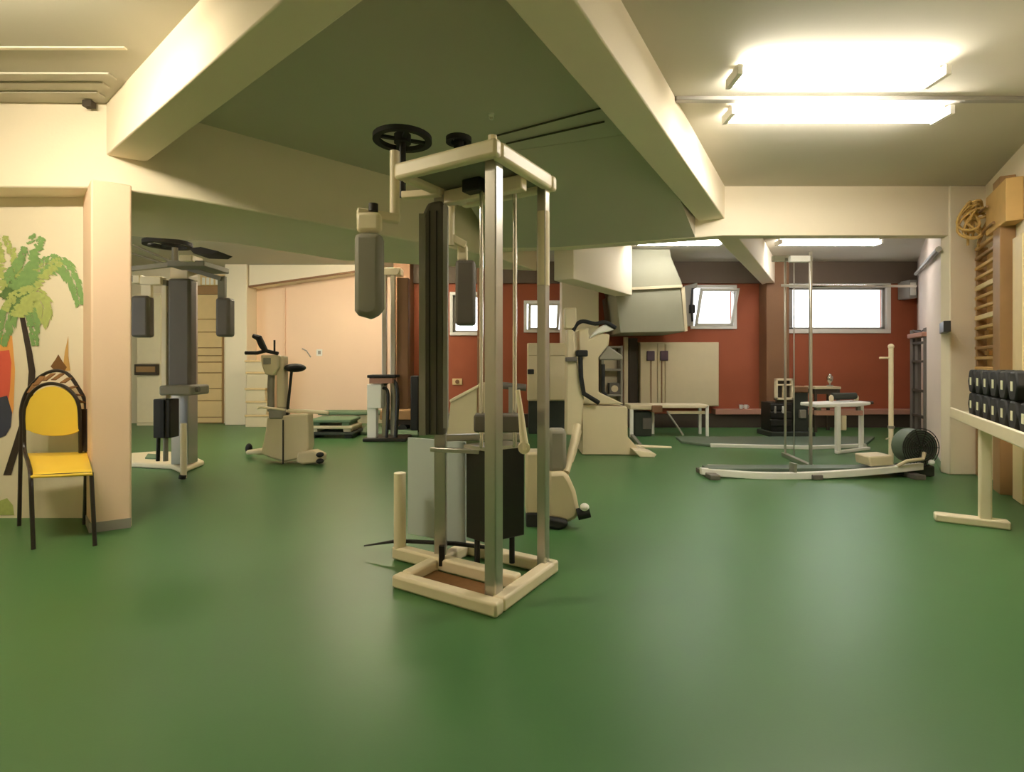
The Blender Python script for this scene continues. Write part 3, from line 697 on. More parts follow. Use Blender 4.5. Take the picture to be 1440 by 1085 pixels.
T.part('frame_tube', MB().tube(catmull([W(540, 540, zq - .1), W(553, 535, zq - .1), W(559, 555, zq - .1), (W(558, 0, zq).x, zq - .1, .0)], 5), .03, 8), M['blacksteel'])
T.part('frame_tube', MB().tube(catmull([W(538, 545, zq - .12), W(546, 555, zq - .12), (W(546, 0, zq).x, zq - .12, .0)], 5), .025, 8), M['blacksteel'])
T.part('base', MB().box(W(516, 0, zq).x, zq - .25, 0, W(575, 0, zq).x, zq + .25, .05), M['blacksteel'], bevel=.01)
T.part('seat_leg', MB().box(W(520, 0, zq).x, zq - .15, .05, W(532, 0, zq).x, zq, W(0, 572, zq).z), M['white'])
solo('punch_pad', 'upright black pad left of the grey column of the tower', 'pad', MB().pbox(577, 528, 588, 605, 9.0, .15), M['rubber'], .02)
[setattr(p, 'z', max(p.z, 0)) for p in ()]

# ================================================================ LEFT FAR WALL FITTINGS
zw = ZL - .06
T = Thing('slatted_shutter', 'honey coloured slatted shutter on the cream wall beside the pillar', 'shutter', (W(290, 0, zw).x, zw - .04, 0))
x0, x1 = W(266, 0, zw).x, W(315, 0, zw).x
ys_ = [414, 449, 467, 489, 500, 509, 524, 546, 563, 586, 594]
T.part('backing', MB().box(x0, zw - .02, 0, x1, zw, W(0, 410, zw).z), M['wood2'])
for i in range(len(ys_) - 1):
    a, b = W(0, ys_[i], zw).z - .008, max(W(0, ys_[i + 1], zw).z + .008, .01)
    T.part('slat', MB().box(x0 + .02, zw - .05, b, x1 - .02, zw - .02, a), M['slat'], bevel=.006)
T.part('head_rail', MB().box(x0 - .03, zw - .07, W(0, 414, zw).z, x1 + .03, zw, W(0, 402, zw).z), M['wood2'], bevel=.006)
T = Thing('wall_vent', 'small tan ventilation unit with pale slots above the shutter', 'vent', W(298, 402, zw - .1))
T.o.name = 'ventilation_unit'
T.part('casing', MB().pbox(281, 386, 320, 401, zw - .12, .12), M['slat'], bevel=.01)
for x_ in (284, 290, 296, 303, 309):
    T.part('slot', MB().pbox(x_, 390, x_ + 4, 400, zw - .13, .02), M['white'], bevel=.003)
T = Thing('tall_cupboard', 'white cupboard with a dark open shelf behind the pillar', 'cupboard', (W(208, 0, 10.2).x, 10.3, 0))
x0, x1 = W(191, 0, 10.1).x, W(227, 0, 10.1).x
T.part('carcass', MB().box(x0, 10.12, 0, x1, zw, W(0, 412, 10.1).z), M['creammetal'], bevel=.008)
T.part('door', MB().box(x0 + .02, 10.10, W(0, 511, 10.1).z, x1 - .02, 10.12, W(0, 415, 10.1).z), M['creammetal'], bevel=.006)
T.part('door', MB().box(x0 + .02, 10.10, .06, x1 - .02, 10.12, W(0, 528, 10.1).z), M['creammetal'], bevel=.006)
T.part('open_shelf', MB().box(x0 + .01, 10.04, W(0, 527, 10.1).z, x1 - .05, 10.13, W(0, 512, 10.1).z), M['kick'], bevel=.006, label='dark shelf between the doors')
T.part('shelf_front', MB().box(x0 + .05, 10.03, W(0, 523, 10.1).z, x1 - .08, 10.05, W(0, 515, 10.1).z), M['wood2'])
T = Thing('light_switch', 'small white switch plate on the peach wall', 'switch', W(449, 496, ZL - .01))
T.part('plate', MB().pbox(445, 491, 453, 500, ZL - .014, .014), M['white'], bevel=.003)
T.part('rocker', MB().pbox(447, 493, 451, 498, ZL - .02, .008), M['grey'], bevel=.002)
solo('wall_bracket', 'thin slanted grey bracket on the peach wall beside the switch', 'bracket', MB().ptube([(425, 490, ZL - .01), (431, 493, ZL - .02), (437, 502, ZL - .01)], .012, 6), M['grey']).name = 'coat_hook'
solo('pipe', 'thin vertical pipe on the peach wall behind the saddle', 'pipe', MB().tube([(W(400, 0, ZL - .02).x, ZL - .02, 0), (W(400, 0, ZL - .02).x, ZL - .02, 2.70)], .018, 8), M['peach'])

# ================================================================ DUCT AND RIGHT BACK ROOM
T = Thing('ventilation_duct', 'big grey green ventilation duct hood left of the tilted window', 'duct', W(915, 468, 8.85))
T.part('upper_hood', MB().pprism([(857, 350), (942, 350), (944, 361), (959, 397), (959, 404), (869, 408), (857, 368)], 8.8, 1.15), M['duct'], bevel=.012)
T.part('lower_hood', MB().pprism([(865, 409), (957, 404), (963, 466), (872, 468)], 8.72, 1.25), M['duct'], bevel=.012)
T.part('flange', MB().pprism([(864, 405), (960, 400), (960, 404), (864, 409)], 8.68, .06), M['creamshell'], bevel=.004)
T.part('side_plate', MB().pprism([(958, 404), (963, 403), (967, 465), (963, 466)], 8.72, 1.2), M['creamshell'])
T = Thing('roller_motor', 'dark jagged motor bracket at the left edge of the tilted window', 'motor', W(970, 460, 9.6))
T.part('arm', MB().pprism([(961, 402), (981, 397), (981, 403), (972, 410), (974, 458), (966, 458)], 9.55, .4), M['grey'], bevel=.01)
T.part('gear', MB().pbox(970, 428, 978, 440, 9.5, .12), M['blacksteel'], bevel=.01)
T.part('crank', MB().ptube([(974, 405, 9.5), (972, 430, 9.5), (974, 452, 9.5)], .02, 8), M['blacksteel'])
T.part('fixing', MB().pbox(962, 404, 968, 440, 9.9, .1), M['grey'])
# cupboard on red wall
T = Thing('cream_cupboard', 'wide cream cupboard with two dark handles on the red wall', 'cupboard', W(955, 572, ZB - .3))
T.part('carcass', MB().pbox(900, 481, 1011, 571, ZB - .25, .245), M['creamshell'], bevel=.008)
for (xa, xb, hx_) in ((901, 924, 916), (925, 934, None), (936, 1010, 941)):
    d = T.part('door', MB().pbox(xa, 483, xb, 570, ZB - .28, .03), M['creamshell'], bevel=.006)
    if hx_:
        xo = 910 if hx_ == 916 else 929
        T.part('handle', MB().pbox(xo, 493, xo + 11, 507, ZB - .33, .05), M['purple'], d, bevel=.012)
        T.part('latch_rod', MB().pbox(hx_ - 1 if xo == 910 else 930, 507, hx_ + .3 if xo == 910 else 931.4, 569, ZB - .295, .02), M['brown'], d)
T = Thing('room_divider', 'brown board with a pale edge post left of the cream cupboard', 'board', (W(888, 0, ZB - .25).x, ZB - .1, 0))
T.part('board', MB().box(W(882, 0, ZB).x, ZB - .16, 0, W(894, 0, ZB).x, ZB - .02, 1.66), M['kick'], bevel=.006)
T.part('edge_post', MB().box(W(877, 0, ZB - .2).x, ZB - .22, 0, W(883, 0, ZB - .2).x, ZB - .16, 1.675), M['creamshell'], bevel=.006)
# shelf unit behind climbing machine
T = Thing('shelf_unit', 'grey shelf unit with a small radio behind the climbing machine', 'shelf', (W(862, 0, 9.3).x, 9.3, 0))
x0, x1 = W(846, 0, 9.2).x, W(876, 0, 9.2).x
T.part('back_panel', MB().box(x0, 9.5, 0, x1, 9.53, 1.50), M['creamshell'])
for xx in (x0, x1 - .04): T.part('side_panel', MB().box(xx, 9.2, 0, xx + .04, 9.5, 1.50), M['mgrey'], bevel=.004)
for zz_ in (.30, .62, 1.06, 1.46): T.part('shelf_board', MB().box(x0 + .04, 9.2, zz_, x1 - .04, 9.5, zz_ + .035), M['mgrey'], bevel=.004)
T = Thing('radio', 'small dark framed radio on the shelf behind the climbing machine', 'radio', (W(866, 0, 9.25).x, 9.33, .655))
xr = W(866, 0, 9.25).x
T.part('case', MB().box(xr - .11, 9.26, .655, xr + .08, 9.42, .85), M['dgrey'], bevel=.01)
T.part('speaker_grille', MB().disc((xr - .02, 9.262, .75), .06, -.02, 16, 'y'), M['creamshell'])
# fridge like cabinets
T = Thing('locker', 'cream two door locker seen behind the side post of the tower', 'locker', (W(770, 0, 8.9).x, 9.1, 0))
x0, x1 = W(742, 0, 8.9).x, W(798, 0, 8.9).x
T.part('carcass', MB().box(x0, 8.92, .56, x1, 9.28, W(0, 482, 8.9).z), M['creamshell'], bevel=.008)
T.part('plinth', MB().box(x0 + .02, 8.95, 0, x1 - .02, 9.28, .56), M['matdark'], bevel=.008, label='dark lower cabinet')
xm = W(772, 0, 8.9).x
for (xa, xb) in ((x0, xm - .005), (xm + .005, x1)):
    T.part('upper_door', MB().box(xa + .01, 8.895, W(0, 500, 8.9).z + .006, xb - .005, 8.92, W(0, 483, 8.9).z), M['creamshell'], bevel=.006)
    d = T.part('lower_door', MB().box(xa + .01, 8.895, .58, xb - .005, 8.92, W(0, 500, 8.9).z - .006), M['creamshell'], bevel=.006)
    if xa == x0: T.part('handle', MB().pbox(742, 519, 751, 526, 8.84, .06), M['black'], d, bevel=.01)
# sit-up board
T = Thing('incline_board', 'cream board with a sloping top seen low inside the tower', 'bench', G(650, 622))
T.part('side_panel', MB().pprism([(634, 563), (671, 544), (671, 618), (628, 616)], 7.5, .06), M['creamshell'], bevel=.008)
T.part('sloping_top', MB().pprism([(632, 562), (672, 541), (672, 545), (633, 566)], 7.45, .45), M['creammetal'], bevel=.006)
T.part('end_post', MB().pbox(673, 538, 685, 620, 7.45, .2), M['creamshell'], bevel=.01)
T.part('rear_panel', MB().pprism([(634, 563), (671, 544), (671, 616), (628, 614)], 7.8, .06), M['creamshell'], bevel=.008)
T.part('roller', MB().ptube([(690, 540, 7.6), (740, 545, 7.6)], .05, 12), M['dgrey'])
T.part('roller_post', MB().box(W(715, 0, 7.55).x, 7.55, 0, W(723, 0, 7.55).x, 7.63, W(0, 544, 7.6).z), M['mgrey'])
# meter box on red wall
T = Thing('wall_socket', 'small brass socket on the red wall seen through the tower', 'socket', W(642, 536, ZB))
T.o.name = 'brass_socket'
T.part('plate', MB().pbox(636, 532, 650, 541, ZB - .02, .02), M['slat'], bevel=.006)
T.part('insert', MB().disc(W(643, 536.5, ZB - .03), .04, .02, 14, 'y'), M['brown'])

# ---------------------------------------------------------------- climbing machine
T = Thing('climbing_machine', 'large beige climbing machine with curved white horn and black handlebars', 'gym machine', G(855, 640))
zc_ = 6.9
T.part('lower_housing', MB().pprism([(819, 569), (882, 572), (883, 614), (897, 630), (921, 639), (921, 641), (904, 640.5), (868, 639), (819, 639)], zc_, .5), M['creamshell'], bevel=.02)
T.part('toe', MB().pprism([(890, 632), (918, 636), (924, 639), (920, 643.5), (900, 643)], 6.72, .25), M['creammetal'], bevel=.012)
T.part('left_column', MB().pprism([(798, 462), (807, 464), (811, 504), (822, 553), (817, 615), (796, 611), (797, 508)], zc_ - .1, .25), M['creamshell'], bevel=.02)
T.part('main_column', MB().pprism([(813, 463), (828, 460), (829, 476), (846, 468), (858, 470), (856, 485), (842, 502), (842, 551), (878, 568), (820, 569), (815, 505)], zc_ + .02, .3), M['creamshell'], bevel=.02)
T.part('horn', MB().pprism([(828, 476), (836, 466), (846, 458), (856, 454), (863, 458), (866, 463), (856, 466), (842, 469)], zc_ - .02, .16), M['white'], bevel=.02, label='bright white curved horn')
T.part('handlebar', MB().tube(catmull([W(806, 465, zc_ - .03), W(811, 456, zc_ - .03), W(820, 451.5, zc_ - .03), W(837, 455, zc_ - .03), W(851, 453, zc_ - .03), W(866, 461, zc_ - .03)], 4), .026, 10), M['rubber'])
T.part('link_arm', MB().tube([W(816, 497, zc_ - .14), W(817, 530, zc_ - .14), W(821, 553, zc_ - .14), W(842, 566, zc_ - .1)], .030, 10), M['rubber'])
T.part('link_arm', MB().tube([W(848, 512, zc_ + .1), W(848, 550, zc_ + .1), W(859, 567, zc_ + .1)], .026, 10), M['rubber'])
T.part('clamp', MB().pbox(811, 492, 827, 501, zc_ - .18, .16), M['rubber'], bevel=.015)
T.part('clamp', MB().pbox(796, 502, 812, 508, zc_ - .18, .14), M['dgrey'], bevel=.01)
T.part('shroud', MB().pprism([(842, 502), (856, 486), (876, 500), (876, 506), (843, 506)], zc_ + .12, .25), M['mgrey'], bevel=.02)
T.part('head_box', MB().pbox(794, 432, 811, 462, zc_ - .05, .16), M['creamshell'], bevel=.02)
T.part('diagonal_leg', MB().tube([W(812, 606, zc_ - .05), W(805, 636, 6.6), W(798, 658, 6.3), G(796, 661)], [.06, .05, .045, .04], 12), M['creamshell'])
# ---------------------------------------------------------------- leg trainer just behind the tower
T = Thing('leg_trainer', 'beige curved leg trainer shell on the floor right behind the tower', 'gym machine', G(790, 745))
zt_ = 3.85
T.part('shell', MB().pprism([(776, 664), (795, 663), (803, 675), (810, 691), (814, 711), (816, 722), (810, 730), (799, 736), (786, 731), (770, 728), (770, 664)], zt_, .22), M['creamshell'], bevel=.03)
T.part('side_shell', MB().pbox(739, 636, 761, 724, zt_ + .05, .2), M['creamshell'], bevel=.02)
T.part('roller', MB().ptube([(812, 723, zt_ - .02), (829, 719, zt_ - .02)], .042, 14), M['rubber'])
T.part('roller_cap', MB().ball(W(822, 713, zt_ - .03), .034, .034, .03), M['white'])
T.part('foot', MB().pprism([(762, 726), (800, 733), (797, 742), (786, 746), (762, 742)], zt_ - .05, .3), M['rubber'], bevel=.02)
T.part('grey_pad', MB().pbox(771, 604, 797, 664, zt_ + .04, .16), M['mgrey'], bevel=.03)
T.part('link', MB().sqtube(W(745, 640, zt_ + .12), W(790, 650, zt_ + .12), .05, .06), M['blacksteel'])
T.part('diagonal_bar', MB().ptube([(796, 664, zt_ + .05), (806, 626, zt_ + .2), (812, 598, zt_ + .32)], [.026, .03, .03], 12), M['creamshell'])
T.part('side_foot', MB().pbox(740, 722, 764, 742, zt_ + .02, .2), M['rubber'], bevel=.012)
# ---------------------------------------------------------------- weight bench
T = Thing('weight_bench', 'cream framed bench with slim white legs below the cream cupboard', 'bench', (W(950, 0, 8.8).x, 8.9, 0))
zb_ = 8.6
def xx(p, z=None): return W(p, 0, z or zb_).x
T.part('bench_top', MB().pbox(918, 569, 996, 573.5, zb_, .4), M['creammetal'], bevel=.008)
T.part('under_rail', MB().pbox(940, 578, 993, 582, zb_ + .05, .05), M['creamshell'], bevel=.005)
for (p, dy) in ((995, 0), (995, .33), (926, .33)):
    T.part('leg', MB().box(xx(p - 2), zb_ + dy, 0, xx(p + 2), zb_ + dy + .045, W(0, 570, zb_).z), M['white'], bevel=.006)
T.part('brace', MB().ptube([(938, 578, zb_ + .02), (961, 612, zb_ - .1)], .016, 8), M['mgrey'])
T.part('head_pad', MB().pbox(886, 569, 920, 576, zb_ - .05, .42), M['creamshell'], bevel=.015)
T.part('front_leg', MB().box(xx(885), zb_ - .05, 0, xx(890), zb_, W(0, 575, zb_).z), M['white'], bevel=.006)
T.part('hinge', MB().pbox(917, 570, 932, 580, zb_ - .08, .12), M['brown'], bevel=.012)
T.part('skid', MB().ptube([(884, 627, 7.55), (944, 630, 7.5)], .028, 10), M['creammetal'])
T.part('skid_link', MB().sqtube((xx(888), zb_ - .03, .03), (*W(900, 0, 7.55).xy, .03), .05, .04), M['mgrey'])
T = Thing('black_crate', 'black crate under the cream framed bench', 'crate', (W(912, 0, 8.5).x, 8.6, 0))
T.part('body', MB().box(W(893, 0, 8.65).x, 8.66, 0, W(917, 0, 8.65).x, 8.95, .40), M['matdark'], bevel=.01)
T.part('front_panel', MB().box(W(904, 0, 8.65).x, 8.645, .12, W(916, 0, 8.65).x, 8.665, .30), M['dgrey'], bevel=.006)
# lifting platform with white front edge
T = Thing('low_platform', 'low green platform with a white front edge in the right back room', 'platform', (W(1080, 0, 8.0).x, 7.9, 0))
pa = [W(958, 0, 7.9).xy, W(1000, 0, 7.55).xy, W(1140, 0, 7.35).xy, W(1216, 0, 7.55).xy, W(1230, 0, 8.4).xy, W(950, 0, 8.4).xy]
T.part('deck', MB().foot(pa, 0, .035), M['tread'], bevel=.008)
for i, (a_, b_) in enumerate(zip(pa[1:3], pa[2:4])):
    T.part('edge_strip', MB().bar(a_, b_, .05, 0.0, .05, .01), M['white'], bevel=.006)
# mugs on ledge
for i, (p, lab) in enumerate(((1042, 'left of two tiny white cups on the pink ledge'), (1049, 'right of two tiny white cups on the pink ledge'))):
    c = W(p, 0, ZB - .12); T = Thing('cup', lab, 'cup', (c.x, c.y, .34), 'cups on the pink ledge')
    T.part('bowl', MB().tube([(c.x, c.y, .34), (c.x, c.y, .36), (c.x, c.y, .42)], [.025, .034, .038], 12), M['white'])
    T.part('handle', MB().tube([(c.x + .035 + .02 * math.sin(t), c.y, .385 + .02 * math.cos(t)) for t in [k * math.pi / 6 for k in range(7)]], .006, 6), M['white'])
# ---------------------------------------------------------------- tall slim frame
T = Thing('pull_down_frame', 'tall slim steel frame standing before the brown pilaster', 'gym machine', (W(1125, 0, 6.2).x, 6.3, 0))
zr = 5.98
def vpost(name, p, z, y0, w, m):
    x = W(p, 0, z).x; return T.part(name, MB().box(x - w / 2, z, 0, x + w / 2, z + w, W(0, y0, z).z), m, bevel=.006)
vpost('front_post', 1141, zr, 353, .03, M['silver'])
vpost('rear_post', 1105, 6.75, 364, .026, M['silver'])
vpost('rear_post', 1117, 6.75, 364, .016, M['silver'])
T.part('top_block', MB().pbox(1112, 359, 1142, 368, zr, .06), M['white'], bevel=.008)
T.part('top_block', MB().pbox(1088, 359, 1110, 367, 6.7, .06), M['white'], bevel=.008)
T.part('top_bar', MB().sqtube(W(1141, 364, zr + .02), W(1104, 365, 6.75), .035), M['silver'])
T.part('cross_bar', MB().sqtube(W(1141, 402, zr + .02), W(1100, 401, 6.75), .03), M['silver'])
T.part('handle_bar', MB().ptube([(1140, 402, zr + .02), (1210, 402, zr + .25), (1288, 402, zr + .6)], .015, 8), M['chrome'])
T.part('base', MB().bar(W(1141, 0, zr + .02).xy, W(1104, 0, 6.77).xy, .06, 0, .05, .05), M['silver'], bevel=.006)
# ---------------------------------------------------------------- dark weight machine
T = Thing('stack_machine', 'dark weight stack machine with a pale framed panel by the brown pilaster', 'gym machine', (W(1105, 0, 8.9).x, 8.95, 0))
zz_ = 8.65
T.part('stack_case', MB().box(W(1084, 0, zz_).x, zz_, .08, W(1114, 0, zz_).x, zz_ + .35, W(0, 566, zz_).z), M['blacksteel'], bevel=.01)
T.part('stack_case', MB().box(W(1116, 0, zz_).x, zz_ + .03, .08, W(1138, 0, zz_).x, zz_ + .35, W(0, 552, zz_).z), M['matdark'], bevel=.01)
for k in range(3):
    T.part('weight_plate', MB().pbox(1084, 568 + k * 11, 1114, 577 + k * 11, zz_ - .05, .06), M['blacksteel'], bevel=.008)
T.part('base', MB().box(W(1080, 0, zz_).x, zz_ - .1, 0, W(1142, 0, zz_).x, zz_ + .4, .08), M['matdark'], bevel=.01)
fr = MB()
for r in ((1091, 532, 1094, 562), (1113, 532, 1116, 562), (1091, 532, 1116, 535), (1091, 540, 1116, 542), (1102, 541, 1104, 560), (1091, 559, 1116, 562)): fr.pbox(*r, zz_ - .04, .06)
T.part('panel_frame', fr, M['creammetal'], bevel=.004)
T.part('panel_back', MB().pbox(1092, 533, 1115, 566, zz_ + .03, .04), M['kick'])
T.part('spring_clip', MB().pbox(1125, 576, 1134, 588, zz_ - .02, .05), M['mgrey'], bevel=.008)
T.part('cushion', MB().pbox(1116, 543, 1137, 552, zz_, .3), M['brown'], bevel=.02)
T.part('pin', MB().pbox(1101, 571, 1104, 581, zz_ - .08, .05), M['white'], bevel=.006)
T.part('pin', MB().pbox(1090, 571, 1092, 581, zz_ - .08, .05), M['grey'], bevel=.006)
# side table with a trophy
T = Thing('side_table', 'dark side table with a pale top in front of the red wall', 'table', (W(1165, 0, 9.2).x, 9.3, 0))
zs_ = 9.15
T.part('table_top', MB().pbox(1146, 543.5, 1183, 547, zs_, .35), M['creamshell'], bevel=.006)
T.part('apron', MB().pbox(1148, 547, 1181, 554, zs_ + .02, .28), M['kick'])
for (p, dy) in ((1148, .0), (1180, .0), (1148, .29), (1180, .29)):
    T.part('leg', MB().box(W(p, 0, zs_).x - .02, zs_ + .01 + dy, 0, W(p, 0, zs_).x + .02, zs_ + .05 + dy, W(0, 547, zs_).z), M['kick'])
T = Thing('trophy', 'small silver trophy on the dark side table', 'trophy', W(1167, 543.5, zs_ + .15))
b_ = T.at
T.part('foot', MB().disc(b_, .05, .03, 14), M['mgrey'])
T.part('cup', MB().tube([b_ + Vector((0, 0, h)) for h in (.03, .06, .10, .16, .19)], [.012, .014, .045, .055, .045], 14), M['chrome'])
T.part('ball', MB().ball(b_ + Vector((0, 0, .20)), .03), M['chrome'])
# flat bench, white top
T = Thing('press_bench', 'white topped bench with two pale legs in front of the red wall', 'bench', (W(1190, 0, 7.2).x, 7.3, 0))
zp = 7.0
T.part('bench_top', MB().pprism([(1148, 568), (1205, 566), (1225, 565), (1225, 569), (1205, 572), (1148, 573)], zp, .4), M['white'], bevel=.012)
T.part('frame_rail', MB().pbox(1148, 577, 1214, 584, zp + .05, .06), M['ledge'], bevel=.008)
T.part('rail_hanger', MB().pbox(1150, 572, 1155, 578, zp + .06, .04), M['mgrey'])
T.part('rail_hanger', MB().pbox(1206, 571, 1210, 578, zp + .06, .04), M['mgrey'])
for (p, w, y1, zq_) in ((1180, 6, 0, zp - .02), (1213, 4.5, 0, zp + .3)):
    T.part('leg', MB().box(W(p - w / 2, 0, zq_).x, zq_, 0, W(p + w / 2, 0, zq_).x, zq_ + .06, W(0, 571, zp).z), M['white'], bevel=.008)
T.part('foot_bar', MB().bar(W(1178, 0, zp).xy, W(1220, 0, zp + .32).xy, .05, 0, .04, .03), M['white'], bevel=.008)
T.part('counterweight', MB().pbox(1184, 584, 1191, 605, zp + .04, .08), M['creamshell'], bevel=.01)
T.part('bar_end', MB().ptube([(1195, 566, zp + .2), (1228, 566, zp + .1)], .02, 8), M['kick'])
T = Thing('dark_bolster', 'dark roll cushion on the white topped bench', 'cushion', W(1188, 567, zp + .3))
T.part('roll', MB().ptube([(1170, 557, zp + .3), (1203, 556.4, zp + .3)], .047, 14), M['matdark'])
T.part('end_button', MB().ball(W(1204, 559.4, zp + .3), .02, .05, .05), M['creamshell'])
T.part('end_button', MB().ball(W(1169, 560, zp + .3), .02, .05, .05), M['creamshell'])
# ---------------------------------------------------------------- rowing machine: long white rail with fan cage
T = Thing('rowing_machine', 'long low rowing machine with white rail and mesh fan cage', 'rowing machine', G(1140, 672))
rail = [(985, 662, 5.60), (1060, 668, 5.50), (1140, 668, 5.48), (1220, 663, 5.50), (1296, 655, 5.55)]
pts = catmull([W(*p) for p in rail], 6)
mb = MB(); vs = []
for p in pts: vs += [p + Vector((0, -.03, -.035)), p + Vector((0, .03, -.035)), p + Vector((0, .03, .035)), p + Vector((0, -.03, .035))]
n_ = len(pts)
mb.add(vs, [(4 * i + k, 4 * i + (k + 1) % 4, 4 * i + 4 + (k + 1) % 4, 4 * i + 4 + k) for i in range(n_ - 1) for k in range(4)] + [(3, 2, 1, 0), tuple(4 * (n_ - 1) + k for k in range(4))])
T.part('rail', mb, M['white'], bevel=.006)
def thk(a, b, w, z0, z1, nm, m):
    return T.part(nm, MB().bar(a, b, w, z0, z1), M[m], bevel=.006)
thk(W(992, 0, 5.66).xy, W(1260, 0, 5.70).xy, .20, .05, .09, 'deck', 'tread')
for p in (990, 1130, 1270): T.part('foot', MB().box(W(p, 0, 5.6).x, 5.42, 0, W(p + 14, 0, 5.6).x, 5.85, .05), M['dgrey'], bevel=.006)
T.part('rear_rail', MB().ptube([(995, 655, 5.80), (1140, 660, 5.76), (1260, 655, 5.74)], .02, 8), M['silver'])
T.part('slide_seat', MB().pprism([(1222, 642), (1256, 640), (1258, 654), (1224, 656)], 5.5, .24), M['creamshell'], bevel=.015)
T.part('bracket', MB().pbox(1117, 652, 1121, 668, 5.46, .1), M['silver'])
fc = W(1289, 628, 5.62)
for k in range(8):
    rr = .20 - .024 * k
    if rr > .03: T.part('cage_ring', MB().tube([(fc.x + rr * math.cos(t) * .95, fc.y - .06, fc.z + rr * math.sin(t)) for t in [j * 2 * math.pi / 28 for j in range(28)]], .005, 6, True), M['blacksteel'])
for k in range(10):
    t = k * math.pi / 5
    T.part('cage_spoke', MB().tube([(fc.x + .02 * math.cos(t), fc.y - .065, fc.z + .02 * math.sin(t)), (fc.x + .195 * math.cos(t) * .95, fc.y - .06, fc.z + .195 * math.sin(t))], .004, 5), M['blacksteel'])
T.part('fan_drum', MB().disc((fc.x, fc.y - .04, fc.z), .185, .16, 28, 'y'), M['tread'])
T.part('fan_stand', MB().box(fc.x - .16, fc.y - .05, 0, fc.x + .16, fc.y + .12, .12), M['matdark'], bevel=.02)
T.part('chain_guard', MB().ptube([(1262, 655, 5.5), (1275, 648, 5.48), (1298, 645, 5.48), (1300, 636, 5.5)], .018, 8), M['creamshell'])
T.part('hub_cap', MB().ball(W(1310, 650, 5.5), .03, .03, .03), M['white'])
# pole with peg
T = Thing('pole_stand', 'white upright pole with a side peg before the red wall', 'pole', (W(1253, 0, 5.98).x, 5.98, 0))
px_ = W(1253, 0, 5.98).x; zz0 = W(0, 487, 5.98).z
T.part('pole', MB().tube([(px_, 5.98, .03), (px_, 5.98, zz0)], .024, 12), M['creammetal'])
T.part('tip', MB().ball((px_, 5.98, zz0), .032), M['creammetal'])
T.part('peg', MB().ptube([(1253, 503, 5.98), (1237, 503, 5.98)], .012, 8), M['creammetal'])
T.part('collar', MB().disc((px_, 5.98, .46), .034, .03, 12), M['mgrey'])
T.part('hook', MB().ptube([(1253, 615, 5.98), (1246, 617, 5.96)], .008, 6), M['creammetal'])
T.part('foot', MB().disc((px_, 5.98, 0), .11, .03, 20), M['creammetal'])
# ladder shelf by right back wall
T = Thing('ladder_rack', 'tall dark ladder rack against the pinkish wall', 'rack', (W(1292, 0, 8.3).x, 8.4, 0))
zz0 = W(0, 463, 8.3).z
q = [(1284, 8.55), (1303, 7.95), (1291, 8.45)]
for (p, z) in q: T.part('upright', MB().box(W(p, 0, z).x - .03, z - .03, 0, W(p, 0, z).x + .03, z + .03, zz0), M['dgrey'], bevel=.006)
for y_ in (482, 508, 549, 585, 612):
    zq_ = W(0, y_, 8.25).z
    T.part('rung', MB().sqtube((*W(1284, 0, 8.55).xy, zq_), (*W(1303, 0, 7.95).xy, zq_), .05, .035), M['kick'])
T.part('top_shelf', MB().bar(W(1283, 0, 8.6).xy, W(1304, 0, 7.9).xy, .14, zz0 - .13, zz0 - .06), M['ledge'], bevel=.01)
T.part('top_wire', MB().tube([(*W(1284, 0, 8.55).xy, zz0), (*W(1294, 0, 8.2).xy, zz0 - .05), (*W(1303, 0, 7.95).xy, zz0)], .012, 6), M['blacksteel'])
# speaker and conduit, switch
T = Thing('speaker', 'small pale speaker box high on the red wall beside the wide window', 'speaker', W(1284, 418, ZB - .2))
T.part('box', MB().pbox(1279, 393, 1290, 419, ZB - .3, .3), M['grey'], bevel=.012)
T.part('grille', MB().pbox(1280.5, 397, 1288.5, 415, ZB - .31, .02), M['white'], bevel=.006)
def rbw(p):  # distance of the back room's right wall at column p
    m_ = (p - 720) / F; s_ = (7.68 - 4.73) / (10.05 - 5.81)
    return (4.73 - s_ * 5.81) / (m_ - s_)
T = Thing('black_switch', 'small black switch on the pinkish wall near the right pillar', 'switch', W(1329, 461, rbw(1329)))
sw = MB(); a_, b_ = W(1326, 0, rbw(1326) - .04), W(1332, 0, rbw(1332) - .04)
T.part('plate', MB().bar(a_.xy, b_.xy, .06, W(0, 468, rbw(1329)).z, W(0, 453, rbw(1329)).z), M['blacksteel'], bevel=.004)
T.part('rocker', MB().bar(W(1327.5, 0, rbw(1327.5) - .075).xy, W(1330.5, 0, rbw(1330.5) - .075).xy, .02, W(0, 464, rbw(1329)).z, W(0, 457, rbw(1329)).z), M['rubber'])
solo('pipe', 'slanted grey pipe high on the pinkish wall', 'pipe', MB().ptube([(1288, 385, rbw(1290) - .5), (1320, 350, rbw(1322) - .40)], .03, 8), M['grey'])

# ================================================================ RIGHT WALL: bars, rope, dumbbell rack
def wz(p): return (4.96 - .59 * 5.7) / ((p - 720) / F - .59)
td = Vector((-.508, -.861, 0)); nd = Vector((-.861, .508, 0))
def wp(p, off): v = W(p, 0, wz(p)); v.z = 0; return v + nd * (off - .11)
T = Thing('wall_bars', 'wooden wall bars with brown uprights on the right wall', 'climbing bars', wp(1390, 0))
T.o.name = 'climbing_bars'
def upr(name, pa, pb, dep, z0, z1, m):
    a, b = wp(pa, 0), wp(pb, 0); c, d = wp(pb, dep), wp(pa, dep)
    return T.part(name, MB().foot([a.xy, b.xy, c.xy, d.xy], z0, z1), m, bevel=.006)
upr('upright', 1368, 1370.5, .09, 0, 2.42, M['wood2'])
upr('upright', 1396, 1406, .11, 0, 2.90, M['wood2'])
upr('header_board', 1388, 1416, .118, 2.44, 2.82, M['wood'])
upr('side_board', 1411, 1424, .05, .0, 2.30, M['wood3'])
